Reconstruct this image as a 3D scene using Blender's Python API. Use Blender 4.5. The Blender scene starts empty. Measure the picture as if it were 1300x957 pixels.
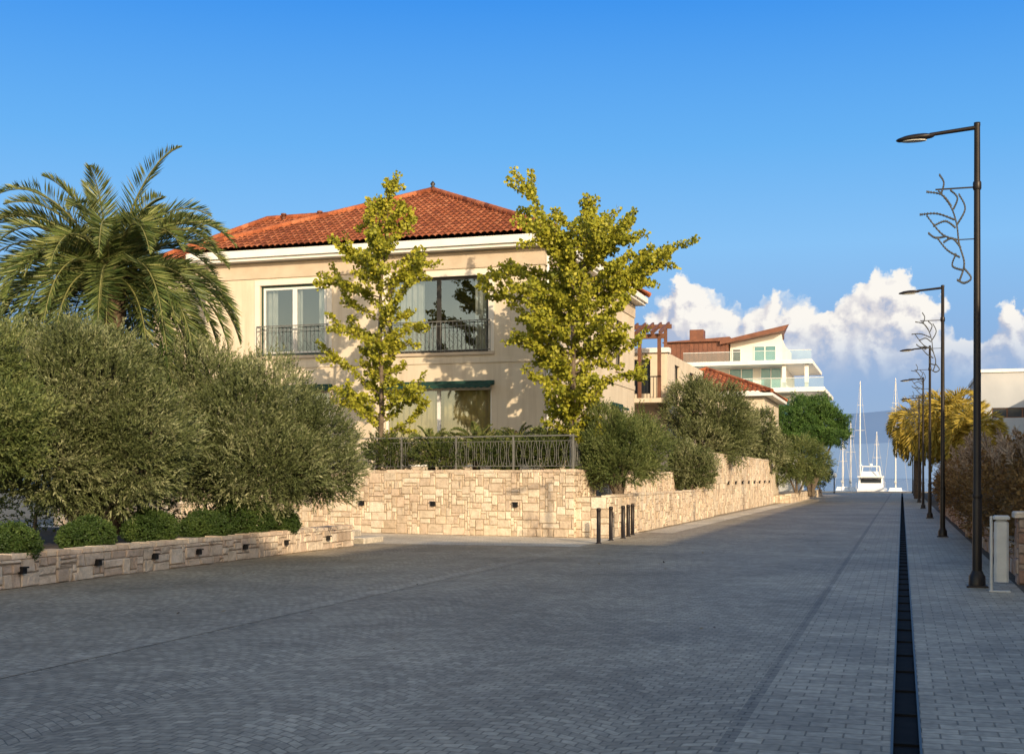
import bpy, math, random
import numpy as np
from mathutils import Vector
random.seed(7)
S=bpy.context.scene; COL=S.collection
FP=1600.0; CH=1.6; HY=606.0
A0=math.atan2(495,1600)
fx,fy=-math.sin(A0),math.cos(A0); rx,ry=math.cos(A0),math.sin(A0)
def at(px,d):
    l=d*(px-650)/FP; return (d*fx+l*rx, d*fy+l*ry)
def zz(py,d): return CH+d*(HY-py)/FP
ORG={}
# ---------------------------------------------------------------- mesh builder
class MB:
    def __init__(s): s.v=[];s.f=[];s.r=[];s.sm=[]
    def face(s,pts,r=None,sm=False):
        i=len(s.v); s.v.extend([tuple(p) for p in pts]); s.f.append(tuple(range(i,i+len(pts))))
        s.r.append(random.random() if r is None else r); s.sm.append(sm)
    def hexa(s,b,t,r=None):
        r=random.random() if r is None else r
        n=len(b)
        s.face(b[::-1],r); s.face(t,r)
        for i in range(n):
            j=(i+1)%n; s.face([b[i],b[j],t[j],t[i]],r)
    def box(s,x0,x1,y0,y1,z0,z1,r=None):
        s.hexa([(x0,y0,z0),(x1,y0,z0),(x1,y1,z0),(x0,y1,z0)],[(x0,y0,z1),(x1,y0,z1),(x1,y1,z1),(x0,y1,z1)],r)
    def bbox(s,x0,x1,y0,y1,z0,z1,b=.02,r=None):
        def ring(x0,x1,y0,y1,z): return [(x0+b,y0,z),(x1-b,y0,z),(x1,y0+b,z),(x1,y1-b,z),(x1-b,y1,z),(x0+b,y1,z),(x0,y1-b,z),(x0,y0+b,z)]
        R=[ring(x0,x1,y0,y1,z0),ring(x0,x1,y0,y1,z1-b),ring(x0+b,x1-b,y0+b,y1-b,z1)]
        r=random.random() if r is None else r
        for a,c in zip(R,R[1:]):
            for i in range(8): s.face([a[i],a[(i+1)%8],c[(i+1)%8],c[i]],r)
        s.face(R[2],r); s.face(R[0][::-1],r)
    def prism(s,poly,z0,z1,r=None):
        s.hexa([(p[0],p[1],z0) for p in poly],[(p[0],p[1],z1) for p in poly],r)
    def bar(s,p,q,w,h=None,r=None):
        h=w if h is None else h
        p=Vector(p);q=Vector(q);d=(q-p).normalized()
        u=Vector((0,0,1)) if abs(d.z)<.95 else Vector((1,0,0))
        a=d.cross(u).normalized()*w/2; b=a.cross(d).normalized()*h/2
        s.hexa([p-a-b,p+a-b,p+a+b,p-a+b],[q-a-b,q+a-b,q+a+b,q-a+b],r)
    def tube(s,pts,rad,n=6,caps=True,r=None):
        r=random.random() if r is None else r
        P=[Vector(p) for p in pts]; k=len(P)
        if not hasattr(rad,'__len__'): rad=[rad]*k
        base=len(s.v); prev=None
        for i in range(k):
            d=(P[min(i+1,k-1)]-P[max(i-1,0)])
            if d.length<1e-9: d=Vector((0,0,1))
            d.normalize()
            if prev is None:
                u=Vector((0,0,1)) if abs(d.z)<.9 else Vector((1,0,0))
                a=d.cross(u).normalized()
            else:
                a=prev-d*prev.dot(d)
                a=a.normalized() if a.length>1e-6 else d.orthogonal().normalized()
            prev=a; b=d.cross(a)
            for j in range(n):
                t=2*math.pi*j/n; s.v.append(tuple(P[i]+(a*math.cos(t)+b*math.sin(t))*rad[i]))
        for i in range(k-1):
            for j in range(n):
                j2=(j+1)%n
                s.f.append((base+i*n+j,base+i*n+j2,base+(i+1)*n+j2,base+(i+1)*n+j)); s.r.append(r); s.sm.append(True)
        if caps:
            s.face([s.v[base+j] for j in range(n)][::-1],r); s.face([s.v[base+(k-1)*n+j] for j in range(n)],r)
    def lathe(s,prof,c=(0,0,0),n=16,r=None,sm=True):
        r=random.random() if r is None else r
        base=len(s.v)
        for (ra,z) in prof:
            for j in range(n):
                t=2*math.pi*j/n; s.v.append((c[0]+ra*math.cos(t),c[1]+ra*math.sin(t),c[2]+z))
        for i in range(len(prof)-1):
            for j in range(n):
                j2=(j+1)%n
                s.f.append((base+i*n+j,base+i*n+j2,base+(i+1)*n+j2,base+(i+1)*n+j)); s.r.append(r); s.sm.append(sm)
    def build(s,name,mat,parent=None,org=None):
        o=Vector(org) if org is not None else (ORG.get(parent.name,Vector((0,0,0))) if parent else Vector((0,0,0)))
        me=bpy.data.meshes.new(name)
        me.from_pydata([(p[0]-o.x,p[1]-o.y,p[2]-o.z) for p in s.v],[],s.f)
        a=me.attributes.new('rnd','FLOAT','FACE'); a.data.foreach_set('value',np.array(s.r,'f'))
        me.polygons.foreach_set('use_smooth',np.array(s.sm,bool)); me.update()
        ob=bpy.data.objects.new(name,me); COL.objects.link(ob)
        me.materials.append(mat)
        if parent: ob.parent=parent
        elif org is not None: ob.location=o
        ORG[ob.name]=o
        return ob
def quads(name,V,rnd,mat,parent):
    n=len(V); o=ORG.get(parent.name,Vector((0,0,0))) if parent else Vector((0,0,0))
    co=(V.reshape(-1,3)-np.array(o)).astype('f')
    me=bpy.data.meshes.new(name)
    me.vertices.add(n*4); me.vertices.foreach_set('co',co.ravel())
    me.loops.add(n*4); me.loops.foreach_set('vertex_index',np.arange(n*4,dtype=np.int32))
    me.polygons.add(n); me.polygons.foreach_set('loop_start',np.arange(0,n*4,4,dtype=np.int32))
    me.update(calc_edges=True)
    a=me.attributes.new('rnd','FLOAT','FACE'); a.data.foreach_set('value',rnd.astype('f'))
    me.validate()
    ob=bpy.data.objects.new(name,me); COL.objects.link(ob); me.materials.append(mat)
    if parent: ob.parent=parent
    ORG[ob.name]=o
    return ob
def nrm(a): return a/np.maximum(np.linalg.norm(a,axis=-1,keepdims=True),1e-9)
def leafquads(C,D,L,W,g):
    Sd=nrm(np.cross(D,g.normal(size=D.shape)))
    L=np.asarray(L).reshape(-1,1)*np.ones((len(C),1)); W=np.asarray(W).reshape(-1,1)*np.ones((len(C),1))
    m=C+D*L*.5
    return np.stack([C,m+Sd*W/2,C+D*L,m-Sd*W/2],1)
def tag(o,label=None,cat=None,group=None,kind=None):
    if label:o['label']=label
    if cat:o['category']=cat
    if group:o['group']=group
    if kind:o['kind']=kind
    return o
def thing(name,label,cat,loc=(0,0,0),group=None):
    o=bpy.data.objects.new(name,None); COL.objects.link(o); o.location=loc
    o.empty_display_size=.2
    ORG[o.name]=Vector(loc); return tag(o,label,cat,group)
def copy_tree(o,parent=None):
    c=o.copy(); COL.objects.link(c)
    if parent: c.parent=parent
    for ch in [x for x in bpy.data.objects if x.parent==o]: copy_tree(ch,c)
    return c
# ---------------------------------------------------------------- materials
def newmat(name):
    m=bpy.data.materials.new(name); m.use_nodes=True; t=m.node_tree; t.nodes.clear()
    out=t.nodes.new('ShaderNodeOutputMaterial'); b=t.nodes.new('ShaderNodeBsdfPrincipled')
    t.links.new(b.outputs[0],out.inputs[0]); return m,t,b,out
def nd(t,ty,**k):
    n=t.nodes.new(ty)
    for a,v in k.items():
        if a.startswith('i_'): continue
        setattr(n,a,v)
    for a,v in k.items():
        if a.startswith('i_'): n.inputs[a[2:].replace('_',' ')].default_value=v
    return n
def lk(t,a,b): t.links.new(a,b)
def mth(t,op,a,b=None,c=None):
    n=t.nodes.new('ShaderNodeMath'); n.operation=op
    for i,x in enumerate((a,b,c)):
        if x is None: continue
        if isinstance(x,(int,float)): n.inputs[i].default_value=x
        else: t.links.new(x,n.inputs[i])
    return n.outputs[0]
def mixc(t,f,a,b,mode='MIX'):
    n=t.nodes.new('ShaderNodeMix'); n.data_type='RGBA'; n.blend_type=mode
    for i,x in ((0,f),(6,a),(7,b)):
        if isinstance(x,(int,float)): n.inputs[i].default_value=x
        elif isinstance(x,tuple): n.inputs[i].default_value=(x+(1,))[:4]
        else: t.links.new(x,n.inputs[i])
    return n.outputs[2]
def ramp(t,fac,stops):
    n=t.nodes.new('ShaderNodeValToRGB'); e=n.color_ramp.elements
    while len(e)<len(stops): e.new(.5)
    for q,(p,c) in zip(e,stops): q.position=p; q.color=(c+(1,))[:4]
    t.links.new(fac,n.inputs[0]); return n.outputs[0]
def simple(name,c1,c2,scale=3,rough=.7,metal=0,bump=0,bscale=30,rnd=0,spec=.4):
    m,t,b,_=newmat(name)
    tc=nd(t,'ShaderNodeTexCoord'); no=nd(t,'ShaderNodeTexNoise',i_Scale=scale,i_Detail=6.0); lk(t,tc.outputs['Object'],no.inputs[0])
    f=ramp(t,no.outputs[0],[(.3,(0,0,0)),(.7,(1,1,1))])
    if rnd:
        a=nd(t,'ShaderNodeAttribute',attribute_name='rnd'); f=mixc(t,rnd,f,a.outputs['Fac'])
    c=mixc(t,f,c1,c2); lk(t,c,b.inputs['Base Color'])
    b.inputs['Roughness'].default_value=rough; b.inputs['Metallic'].default_value=metal; b.inputs['Specular IOR Level'].default_value=spec
    if bump:
        n2=nd(t,'ShaderNodeTexNoise',i_Scale=bscale,i_Detail=4.0); lk(t,tc.outputs['Object'],n2.inputs[0])
        bp=nd(t,'ShaderNodeBump',i_Strength=bump,i_Distance=.02); lk(t,n2.outputs[0],bp.inputs['Height']); lk(t,bp.outputs[0],b.inputs['Normal'])
    return m
def stucco(name,c1,c2):
    m,t,b,_=newmat(name)
    tc=nd(t,'ShaderNodeTexCoord'); no=nd(t,'ShaderNodeTexNoise',i_Scale=.9,i_Detail=7.0); lk(t,tc.outputs['Object'],no.inputs[0])
    c=mixc(t,ramp(t,no.outputs[0],[(.3,(0,0,0)),(.7,(1,1,1))]),c1,c2)
    mp=nd(t,'ShaderNodeMapping'); mp.inputs['Scale'].default_value=(2.2,2.2,.16); lk(t,tc.outputs['Object'],mp.inputs[0])
    n2=nd(t,'ShaderNodeTexNoise',i_Scale=1.6,i_Detail=6.0,i_Roughness=.7); lk(t,mp.outputs[0],n2.inputs[0])
    c=mixc(t,1.0,c,ramp(t,n2.outputs[0],[(.32,(.86,.83,.79)),(.52,(1,1,1))]),'MULTIPLY')
    lk(t,c,b.inputs['Base Color']); b.inputs['Roughness'].default_value=.9; b.inputs['Specular IOR Level'].default_value=.2
    n3=nd(t,'ShaderNodeTexNoise',i_Scale=60.0,i_Detail=4.0); lk(t,tc.outputs['Object'],n3.inputs[0])
    bp=nd(t,'ShaderNodeBump',i_Strength=.15,i_Distance=.02); lk(t,n3.outputs[0],bp.inputs['Height']); lk(t,bp.outputs[0],b.inputs['Normal'])
    return m
def leafmat(name,dark,mid,light,trans=.3,rough=.5):
    m,t,b,out=newmat(name)
    a=nd(t,'ShaderNodeAttribute',attribute_name='rnd')
    c=ramp(t,a.outputs['Fac'],[(0,dark),(.5,mid),(1,light)])
    lk(t,c,b.inputs['Base Color']); b.inputs['Roughness'].default_value=rough; b.inputs['Specular IOR Level'].default_value=.25
    tr=nd(t,'ShaderNodeBsdfTranslucent'); lk(t,c,tr.inputs[0])
    mx=nd(t,'ShaderNodeMixShader'); mx.inputs[0].default_value=trans
    lk(t,b.outputs[0],mx.inputs[1]); lk(t,tr.outputs[0],mx.inputs[2]); lk(t,mx.outputs[0],out.inputs[0])
    return m
def stonemat(name,stops,mortar,dark=.66):
    m,t,b,_=newmat(name)
    tc=nd(t,'ShaderNodeTexCoord'); a=nd(t,'ShaderNodeAttribute',attribute_name='rnd')
    st=[(0,mortar),(.04,mortar)]+[(.05+.95*i/(len(stops)-1),c) for i,c in enumerate(stops)]
    c=ramp(t,a.outputs['Fac'],st)
    no=nd(t,'ShaderNodeTexNoise',i_Scale=7.0,i_Detail=8.0,i_Roughness=.65); lk(t,tc.outputs['Object'],no.inputs[0])
    v=ramp(t,no.outputs[0],[(.25,(dark,dark*.95,dark*.88)),(.6,(1.05,1.02,1.0))])
    c=mixc(t,1.0,c,v,'MULTIPLY')
    n3=nd(t,'ShaderNodeTexNoise',i_Scale=.7,i_Detail=3.0); lk(t,tc.outputs['Object'],n3.inputs[0])
    c=mixc(t,1.0,c,ramp(t,n3.outputs[0],[(.3,(.85,.82,.8)),(.65,(1.05,1.05,1.05))]),'MULTIPLY')
    lk(t,c,b.inputs['Base Color']); b.inputs['Roughness'].default_value=.85; b.inputs['Specular IOR Level'].default_value=.2
    n2=nd(t,'ShaderNodeTexNoise',i_Scale=18.0,i_Detail=6.0); lk(t,tc.outputs['Object'],n2.inputs[0])
    bp=nd(t,'ShaderNodeBump',i_Strength=.7,i_Distance=.035); lk(t,n2.outputs[0],bp.inputs['Height']); lk(t,bp.outputs[0],b.inputs['Normal'])
    return m
def settmat(name,bw,rh,c1,c2,mortar,arc=0,period=1.3,jit=.02,rough=.6):
    m,t,b,_=newmat(name)
    tc=nd(t,'ShaderNodeTexCoord'); sp=nd(t,'ShaderNodeSeparateXYZ'); lk(t,tc.outputs['Object'],sp.inputs[0])
    x,y=sp.outputs[0],sp.outputs[1]
    no=nd(t,'ShaderNodeTexNoise',i_Scale=5.0,i_Detail=2.0); lk(t,tc.outputs['Object'],no.inputs[0])
    ns=nd(t,'ShaderNodeSeparateColor'); lk(t,no.outputs['Color'],ns.inputs[0])
    x2=mth(t,'ADD',x,mth(t,'MULTIPLY',mth(t,'SUBTRACT',ns.outputs[0],.5),jit))
    y2=mth(t,'ADD',y,mth(t,'MULTIPLY',mth(t,'SUBTRACT',ns.outputs[1],.5),jit))
    if arc:
        fr=mth(t,'FRACT',mth(t,'DIVIDE',x,period)); tt=mth(t,'MULTIPLY',mth(t,'SUBTRACT',fr,.5),2)
        y2=mth(t,'SUBTRACT',y2,mth(t,'MULTIPLY',mth(t,'SUBTRACT',1,mth(t,'MULTIPLY',tt,tt)),arc))
    cb=nd(t,'ShaderNodeCombineXYZ'); lk(t,x2,cb.inputs[0]); lk(t,y2,cb.inputs[1])
    br=nd(t,'ShaderNodeTexBrick',i_Scale=1.0,i_Mortar_Size=.008,i_Mortar_Smooth=.6,i_Brick_Width=bw,i_Row_Height=rh)
    br.inputs['Color1'].default_value=c1+(1,); br.inputs['Color2'].default_value=c2+(1,); br.inputs['Mortar'].default_value=mortar+(1,)
    lk(t,cb.outputs[0],br.inputs[0])
    n2=nd(t,'ShaderNodeTexNoise',i_Scale=.35,i_Detail=5.0); lk(t,tc.outputs['Object'],n2.inputs[0])
    n3=nd(t,'ShaderNodeTexNoise',i_Scale=14.0,i_Detail=5.0); lk(t,tc.outputs['Object'],n3.inputs[0])
    n4=nd(t,'ShaderNodeTexNoise',i_Scale=1.7,i_Detail=6.0,i_Roughness=.65); lk(t,tc.outputs['Object'],n4.inputs[0])
    c=mixc(t,1.0,br.outputs[0],ramp(t,n2.outputs[0],[(.3,(.72,.715,.71)),(.7,(1.13,1.125,1.11))]),'MULTIPLY')
    c=mixc(t,1.0,c,ramp(t,n3.outputs[0],[(.3,(.74,.74,.74)),(.7,(1.18,1.18,1.18))]),'MULTIPLY')
    c=mixc(t,1.0,c,ramp(t,n4.outputs[0],[(.3,(.80,.79,.77)),(.65,(1.07,1.07,1.06))]),'MULTIPLY')
    lk(t,c,b.inputs['Base Color']); b.inputs['Roughness'].default_value=rough; b.inputs['Specular IOR Level'].default_value=.2
    hh=mth(t,'ADD',mth(t,'MULTIPLY',mth(t,'SUBTRACT',1,br.outputs[1]),.75),mth(t,'MULTIPLY',n3.outputs[0],.7))
    bp=nd(t,'ShaderNodeBump',i_Strength=.6,i_Distance=.012); lk(t,hh,bp.inputs['Height']); lk(t,bp.outputs[0],b.inputs['Normal'])
    return m
def glassmat(name,tint,refl=.3):
    m,t,b,out=newmat(name); t.nodes.remove(b)
    gl=nd(t,'ShaderNodeBsdfGlossy'); gl.inputs['Roughness'].default_value=.02; gl.inputs[0].default_value=(.9,.95,1,1)
    tr=nd(t,'ShaderNodeBsdfTransparent'); tr.inputs[0].default_value=tint+(1,)
    lw=nd(t,'ShaderNodeFresnel',i_IOR=1.5); f=mth(t,'ADD',lw.outputs[0],refl)
    mx=nd(t,'ShaderNodeMixShader'); lk(t,f,mx.inputs[0]); lk(t,tr.outputs[0],mx.inputs[1]); lk(t,gl.outputs[0],mx.inputs[2]); lk(t,mx.outputs[0],out.inputs[0])
    return m
M={}
M['ground']=simple('ground',(.10,.09,.06),(.2,.18,.13),1,.9,bump=.4)
M['soil']=simple('soil',(.04,.03,.02),(.09,.065,.04),3,.95,bump=.6,bscale=20)
M['road']=settmat('road_setts',.12,.105,(.315,.265,.195),(.475,.403,.302),(.225,.19,.14),arc=.42,period=1.7,jit=.04)
M['setts']=settmat('band_setts',.23,.16,(.33,.28,.21),(.48,.41,.312),(.21,.178,.132),jit=.012)
M['slab']=settmat('slab_setts',.24,.12,(.60,.53,.435),(.74,.66,.55),(.39,.345,.28),jit=.012,rough=.75)
M['dark_setts']=settmat('dark_setts',.12,.1,(.23,.195,.147),(.33,.283,.215),(.15,.128,.097))
M['strip_setts']=settmat('strip_setts',.12,.12,(.38,.32,.24),(.52,.445,.34),(.25,.213,.16))
M['wallstone']=stonemat('limestone_rubble',[(.50,.40,.29),(.70,.59,.45),(.76,.67,.53),(.58,.475,.36),(.72,.585,.45),(.80,.72,.585)],(.42,.345,.25),.7)
M['planterstone']=stonemat('pink_rubble',[(.47,.37,.285),(.66,.56,.45),(.73,.64,.52),(.56,.44,.345),(.69,.57,.46),(.77,.69,.57)],(.36,.3,.23),.7)
M['pierstone']=stonemat('pier_rubble',[(.3,.18,.13),(.42,.28,.2),(.5,.4,.32),(.36,.22,.16)],(.25,.2,.16))
M['stucco']=stucco('cream_stucco',(.60,.505,.385),(.68,.58,.45))
M['surround']=simple('pale_surround',(.67,.61,.52),(.74,.68,.59),2,.85,bump=.1)
M['frieze']=simple('frieze_stone',(.48,.385,.285),(.57,.465,.355),2,.85,bump=.2)
M['white']=simple('white_paint',(.72,.70,.66),(.79,.77,.73),2,.6)
M['whitewall']=simple('white_render',(.66,.64,.59),(.73,.71,.66),.6,.8,bump=.1)
M['shadewall']=simple('shaded_render',(.38,.395,.42),(.45,.46,.48),.6,.8)  # white wall greyed, its shade put into the colour
M['tile']=stonemat('clay_tile',[(.18,.055,.027),(.32,.098,.043),(.39,.13,.057),(.25,.075,.034),(.44,.17,.085),(.34,.105,.047)],(.1,.035,.02))
M['copper']=simple('brown_cladding',(.13,.05,.03),(.20,.08,.046),2,.55,bump=.1)
M['wood']=simple('brown_timber',(.12,.05,.025),(.19,.08,.042),3,.6,bump=.2)
M['iron']=simple('black_iron',(.012,.012,.013),(.022,.021,.02),6,.45,metal=.3)
M['blackslot']=simple('black_slot',(.006,.006,.007),(.012,.012,.012),6,.9,spec=.1)
M['railmetal']=simple('grey_wrought_metal',(.12,.117,.107),(.175,.17,.155),6,.55,metal=.1)
M['lampmetal']=simple('bronze_black_metal',(.018,.014,.012),(.03,.022,.018),4,.4,metal=.4)
M['darkframe']=simple('dark_bronze_frame',(.02,.018,.016),(.035,.03,.025),5,.45)
M['greenframe']=simple('dark_green_frame',(.018,.045,.035),(.03,.065,.05),5,.5)
M['green']=simple('green_canvas',(.005,.034,.026),(.009,.052,.039),5,.7)
M['curtain']=simple('ochre_curtain',(.46,.36,.18),(.57,.46,.25),3,.9)
M['pale_curtain']=simple('pale_curtain',(.5,.5,.46),(.62,.6,.55),3,.9)
M['room']=simple('dim_room',(.02,.018,.016),(.035,.03,.025),2,.9)  # darkness of the unlit room put into the panel colour
M['glass']=glassmat('window_glass',(.8,.85,.85),.14)
M['clearglass']=glassmat('balcony_glass',(.82,.93,.92),.06)
M['tealglass']=simple('teal_glass',(.05,.16,.18),(.12,.30,.33),.5,.06,spec=.8)
M['darkglass']=simple('dark_glass',(.01,.014,.02),(.03,.035,.04),.5,.06,spec=.7)
M['lens']=simple('lamp_lens',(.5,.48,.42),(.6,.58,.52),4,.3)
M['ornament']=simple('ornament_wire',(.06,.06,.058),(.12,.12,.115),8,.5,metal=.4)
M['steel']=simple('grey_steel',(.46,.44,.41),(.56,.54,.5),6,.5,metal=.05)
M['bark']=simple('bark',(.09,.065,.045),(.19,.145,.10),8,.95,bump=.8,bscale=25)
M['palmbark']=simple('palm_bark',(.07,.045,.03),(.15,.10,.06),10,.95,bump=.9,bscale=14)
M['olive']=leafmat('olive_leaf',(.028,.038,.012),(.125,.148,.052),(.41,.405,.225),.13)
M['olive2']=leafmat('olive_leaf_green',(.03,.05,.014),(.11,.142,.04),(.29,.30,.115),.15)
M['ginkgo']=leafmat('ginkgo_leaf',(.13,.155,.016),(.31,.31,.03),(.56,.49,.055),.22)
M['palm']=leafmat('palm_leaf',(.03,.058,.018),(.12,.16,.042),(.31,.315,.11),.2,.4)
M['palmrib']=simple('palm_rib',(.14,.145,.045),(.22,.21,.075),6,.6)
M['goldpalm']=leafmat('golden_palm_leaf',(.2,.16,.025),(.42,.31,.05),(.6,.45,.09),.3)
M['box']=leafmat('boxwood_leaf',(.018,.036,.01),(.05,.088,.02),(.11,.155,.035),.2)
M['pine']=leafmat('pine_needle',(.016,.045,.011),(.065,.13,.026),(.15,.24,.055),.15)
M['shrub']=leafmat('shrub_leaf',(.02,.035,.012),(.07,.095,.022),(.16,.17,.045),.2)
M['redhedge']=leafmat('brown_hedge_leaf',(.09,.048,.018),(.22,.125,.045),(.36,.23,.085),.25)
M['blade']=leafmat('grass_blade',(.13,.09,.032),(.26,.185,.065),(.38,.29,.115),.3)
M['plume']=leafmat('plume',(.24,.165,.105),(.42,.30,.2),(.56,.43,.31),.3,.9)
M['deadleaf']=leafmat('fallen_leaf',(.07,.04,.02),(.16,.095,.035),(.3,.2,.06),.1)
M['hull']=simple('white_gelcoat',(.74,.74,.74),(.8,.8,.8),1,.25)
M['mast']=simple('alloy_mast',(.6,.6,.6),(.72,.72,.72),3,.35,metal=.3)
M['globe']=simple('opal_globe',(.8,.8,.78),(.85,.85,.82),2,.3)
M['quay']=simple('quay_stone',(.4,.37,.33),(.5,.47,.42),2,.85)
m,t,b,_=newmat('sea'); tc=nd(t,'ShaderNodeTexCoord'); no=nd(t,'ShaderNodeTexNoise',i_Scale=.6,i_Detail=5.0); lk(t,tc.outputs['Object'],no.inputs[0])
bp=nd(t,'ShaderNodeBump',i_Strength=.4,i_Distance=.3); lk(t,no.outputs[0],bp.inputs['Height']); lk(t,bp.outputs[0],b.inputs['Normal'])
lk(t,mixc(t,no.outputs[0],(.01,.04,.08),(.03,.09,.13)),b.inputs['Base Color']); b.inputs['Roughness'].default_value=.12; M['sea']=m
M['hills']=simple('hazy_hills',(.135,.225,.40),(.165,.255,.43),.002,1,spec=0)  # distance haze put into the hill colour
# ---------------------------------------------------------------- world, sun, camera
EL=math.radians(18); AZ=math.radians(142)
SD=Vector((math.sin(AZ)*math.cos(EL),math.cos(AZ)*math.cos(EL),math.sin(EL)))
w=bpy.data.worlds.new('World'); S.world=w; w.use_nodes=True; t=w.node_tree; t.nodes.clear()
out=t.nodes.new('ShaderNodeOutputWorld'); bg=t.nodes.new('ShaderNodeBackground'); lk(t,bg.outputs[0],out.inputs[0])
sky=nd(t,'ShaderNodeTexSky'); sky.sky_type='NISHITA'; sky.sun_disc=False; sky.sun_elevation=EL; sky.sun_rotation=AZ; sky.air_density=1.0; sky.dust_density=.6; sky.ozone_density=1.5
BLOBS=[(842,402,36),(868,386,32),(880,412,48),(915,432,54),(955,427,46),(985,406,30),(1012,424,40),(1055,442,46),(1098,404,40),(1127,376,36),(1150,404,42),(1085,460,56),(1172,447,40),(1212,468,38),(1290,408,28),(1275,442,32),(1250,482,44),(1000,468,58),(900,474,68),(1130,460,60),(1360,440,70)]
def blob(px,py,r):
    a=math.atan((px-650)/FP); return (a-A0,(HY-py)/FP*math.cos(a),r/FP)
ng=bpy.data.node_groups.new('CloudDensity','ShaderNodeTree')
ng.interface.new_socket('P',in_out='INPUT',socket_type='NodeSocketVector'); ng.interface.new_socket('D',in_out='OUTPUT',socket_type='NodeSocketFloat')
gi=ng.nodes.new('NodeGroupInput'); go=ng.nodes.new('NodeGroupOutput')
n1=nd(ng,'ShaderNodeTexNoise',noise_dimensions='2D',i_Scale=26.0,i_Detail=7.0,i_Roughness=.6); lk(ng,gi.outputs[0],n1.inputs[0])
v1=nd(ng,'ShaderNodeVectorMath',operation='SUBTRACT'); lk(ng,n1.outputs['Color'],v1.inputs[0]); v1.inputs[1].default_value=(.5,.5,.5)
v2=nd(ng,'ShaderNodeVectorMath',operation='MULTIPLY'); lk(ng,v1.outputs[0],v2.inputs[0]); v2.inputs[1].default_value=(.05,.05,0)
v3=nd(ng,'ShaderNodeVectorMath',operation='ADD'); lk(ng,gi.outputs[0],v3.inputs[0]); lk(ng,v2.outputs[0],v3.inputs[1])
cur=None
for bl in BLOBS:
    a,e,r=blob(*bl)
    dn=nd(ng,'ShaderNodeVectorMath',operation='DISTANCE'); lk(ng,v3.outputs[0],dn.inputs[0]); dn.inputs[1].default_value=(a,e,0)
    q=mth(ng,'MULTIPLY_ADD',dn.outputs['Value'],-1/r,1.0)
    cur=q if cur is None else mth(ng,'SMOOTH_MAX',cur,q,.12)
vo=nd(ng,'ShaderNodeTexVoronoi',voronoi_dimensions='2D',feature='SMOOTH_F1',i_Scale=80.0); lk(ng,v3.outputs[0],vo.inputs['Vector'])
vb=nd(ng,'ShaderNodeTexVoronoi',voronoi_dimensions='2D',feature='SMOOTH_F1',i_Scale=32.0); lk(ng,v3.outputs[0],vb.inputs['Vector'])
dd=mth(ng,'ADD',mth(ng,'ADD',cur,mth(ng,'MULTIPLY',mth(ng,'SUBTRACT',.38,vo.outputs['Distance']),.4)),mth(ng,'MULTIPLY',mth(ng,'SUBTRACT',.38,vb.outputs['Distance']),.65))
lk(ng,dd,go.inputs[0])
tc=nd(t,'ShaderNodeTexCoord'); sp=nd(t,'ShaderNodeSeparateXYZ'); lk(t,tc.outputs['Generated'],sp.inputs[0])
az=mth(t,'ARCTAN2',sp.outputs[0],sp.outputs[1]); hyp=mth(t,'SQRT',mth(t,'ADD',mth(t,'POWER',sp.outputs[0],2),mth(t,'POWER',sp.outputs[1],2)))
el=mth(t,'DIVIDE',sp.outputs[2],hyp)
cb=nd(t,'ShaderNodeCombineXYZ'); lk(t,az,cb.inputs[0]); lk(t,el,cb.inputs[1])
g1=t.nodes.new('ShaderNodeGroup'); g1.node_tree=ng; lk(t,cb.outputs[0],g1.inputs[0])
of=nd(t,'ShaderNodeVectorMath',operation='ADD'); lk(t,cb.outputs[0],of.inputs[0]); of.inputs[1].default_value=(.006,.008,0)
g2=t.nodes.new('ShaderNodeGroup'); g2.node_tree=ng; lk(t,of.outputs[0],g2.inputs[0])
def sstep(x,a,b_):
    n=t.nodes.new('ShaderNodeMapRange'); n.interpolation_type='SMOOTHSTEP'; lk(t,x,n.inputs[0]); n.inputs[1].default_value=a; n.inputs[2].default_value=b_; return n.outputs[0]
mask=sstep(g1.outputs[0],.04,.3)
mask=mth(t,'MULTIPLY',mask,sstep(el,.06,.125))
lit=mth(t,'ADD',.52,mth(t,'MULTIPLY',mth(t,'SUBTRACT',g1.outputs[0],g2.outputs[0]),1.25))
lit=mth(t,'ADD',lit,mth(t,'MULTIPLY',mth(t,'SUBTRACT',el,.12),4.5))
ccol=ramp(t,lit,[(.05,(3.0,3.4,4.4)),(.42,(4.6,4.5,4.75)),(.85,(6.5,6.25,5.85))])
# the side of the sky away from the sun is a deeper blue than the hazy bright side around the sun
k=1/.15
blue=ramp(t,el,[(0,(.29*k,.41*k,.62*k)),(.09,(.25*k,.41*k,.70*k)),(.18,(.23*k,.53*k,.92*k)),(.26,(.125*k,.44*k,.91*k)),(.38,(.035*k,.29*k,.87*k)),(.8,(.016*k,.19*k,.66*k))])
sunside=nd(t,'ShaderNodeVectorMath',operation='DOT_PRODUCT'); lk(t,tc.outputs['Generated'],sunside.inputs[0]); sunside.inputs[1].default_value=(math.sin(AZ),math.cos(AZ),.35)
warm=mixc(t,1.0,sky.outputs[0],(2.7,2.1,1.5),'MULTIPLY')
front=mixc(t,.93,sky.outputs[0],blue)
skc=mixc(t,sstep(sunside.outputs['Value'],-.3,.3),front,warm)
lk(t,mixc(t,mask,skc,ccol),bg.inputs[0]); bg.inputs[1].default_value=.15
sl=bpy.data.lights.new('sun','SUN'); sl.energy=5.0; sl.angle=math.radians(.5); sl.color=(1,.81,.55)
so=bpy.data.objects.new('sun',sl); COL.objects.link(so); so.rotation_euler=(-SD).to_track_quat('-Z','Y').to_euler(); so.location=(30,-30,40)
cam=bpy.data.cameras.new('camera'); co=bpy.data.objects.new('camera',cam); COL.objects.link(co); S.camera=co
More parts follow.
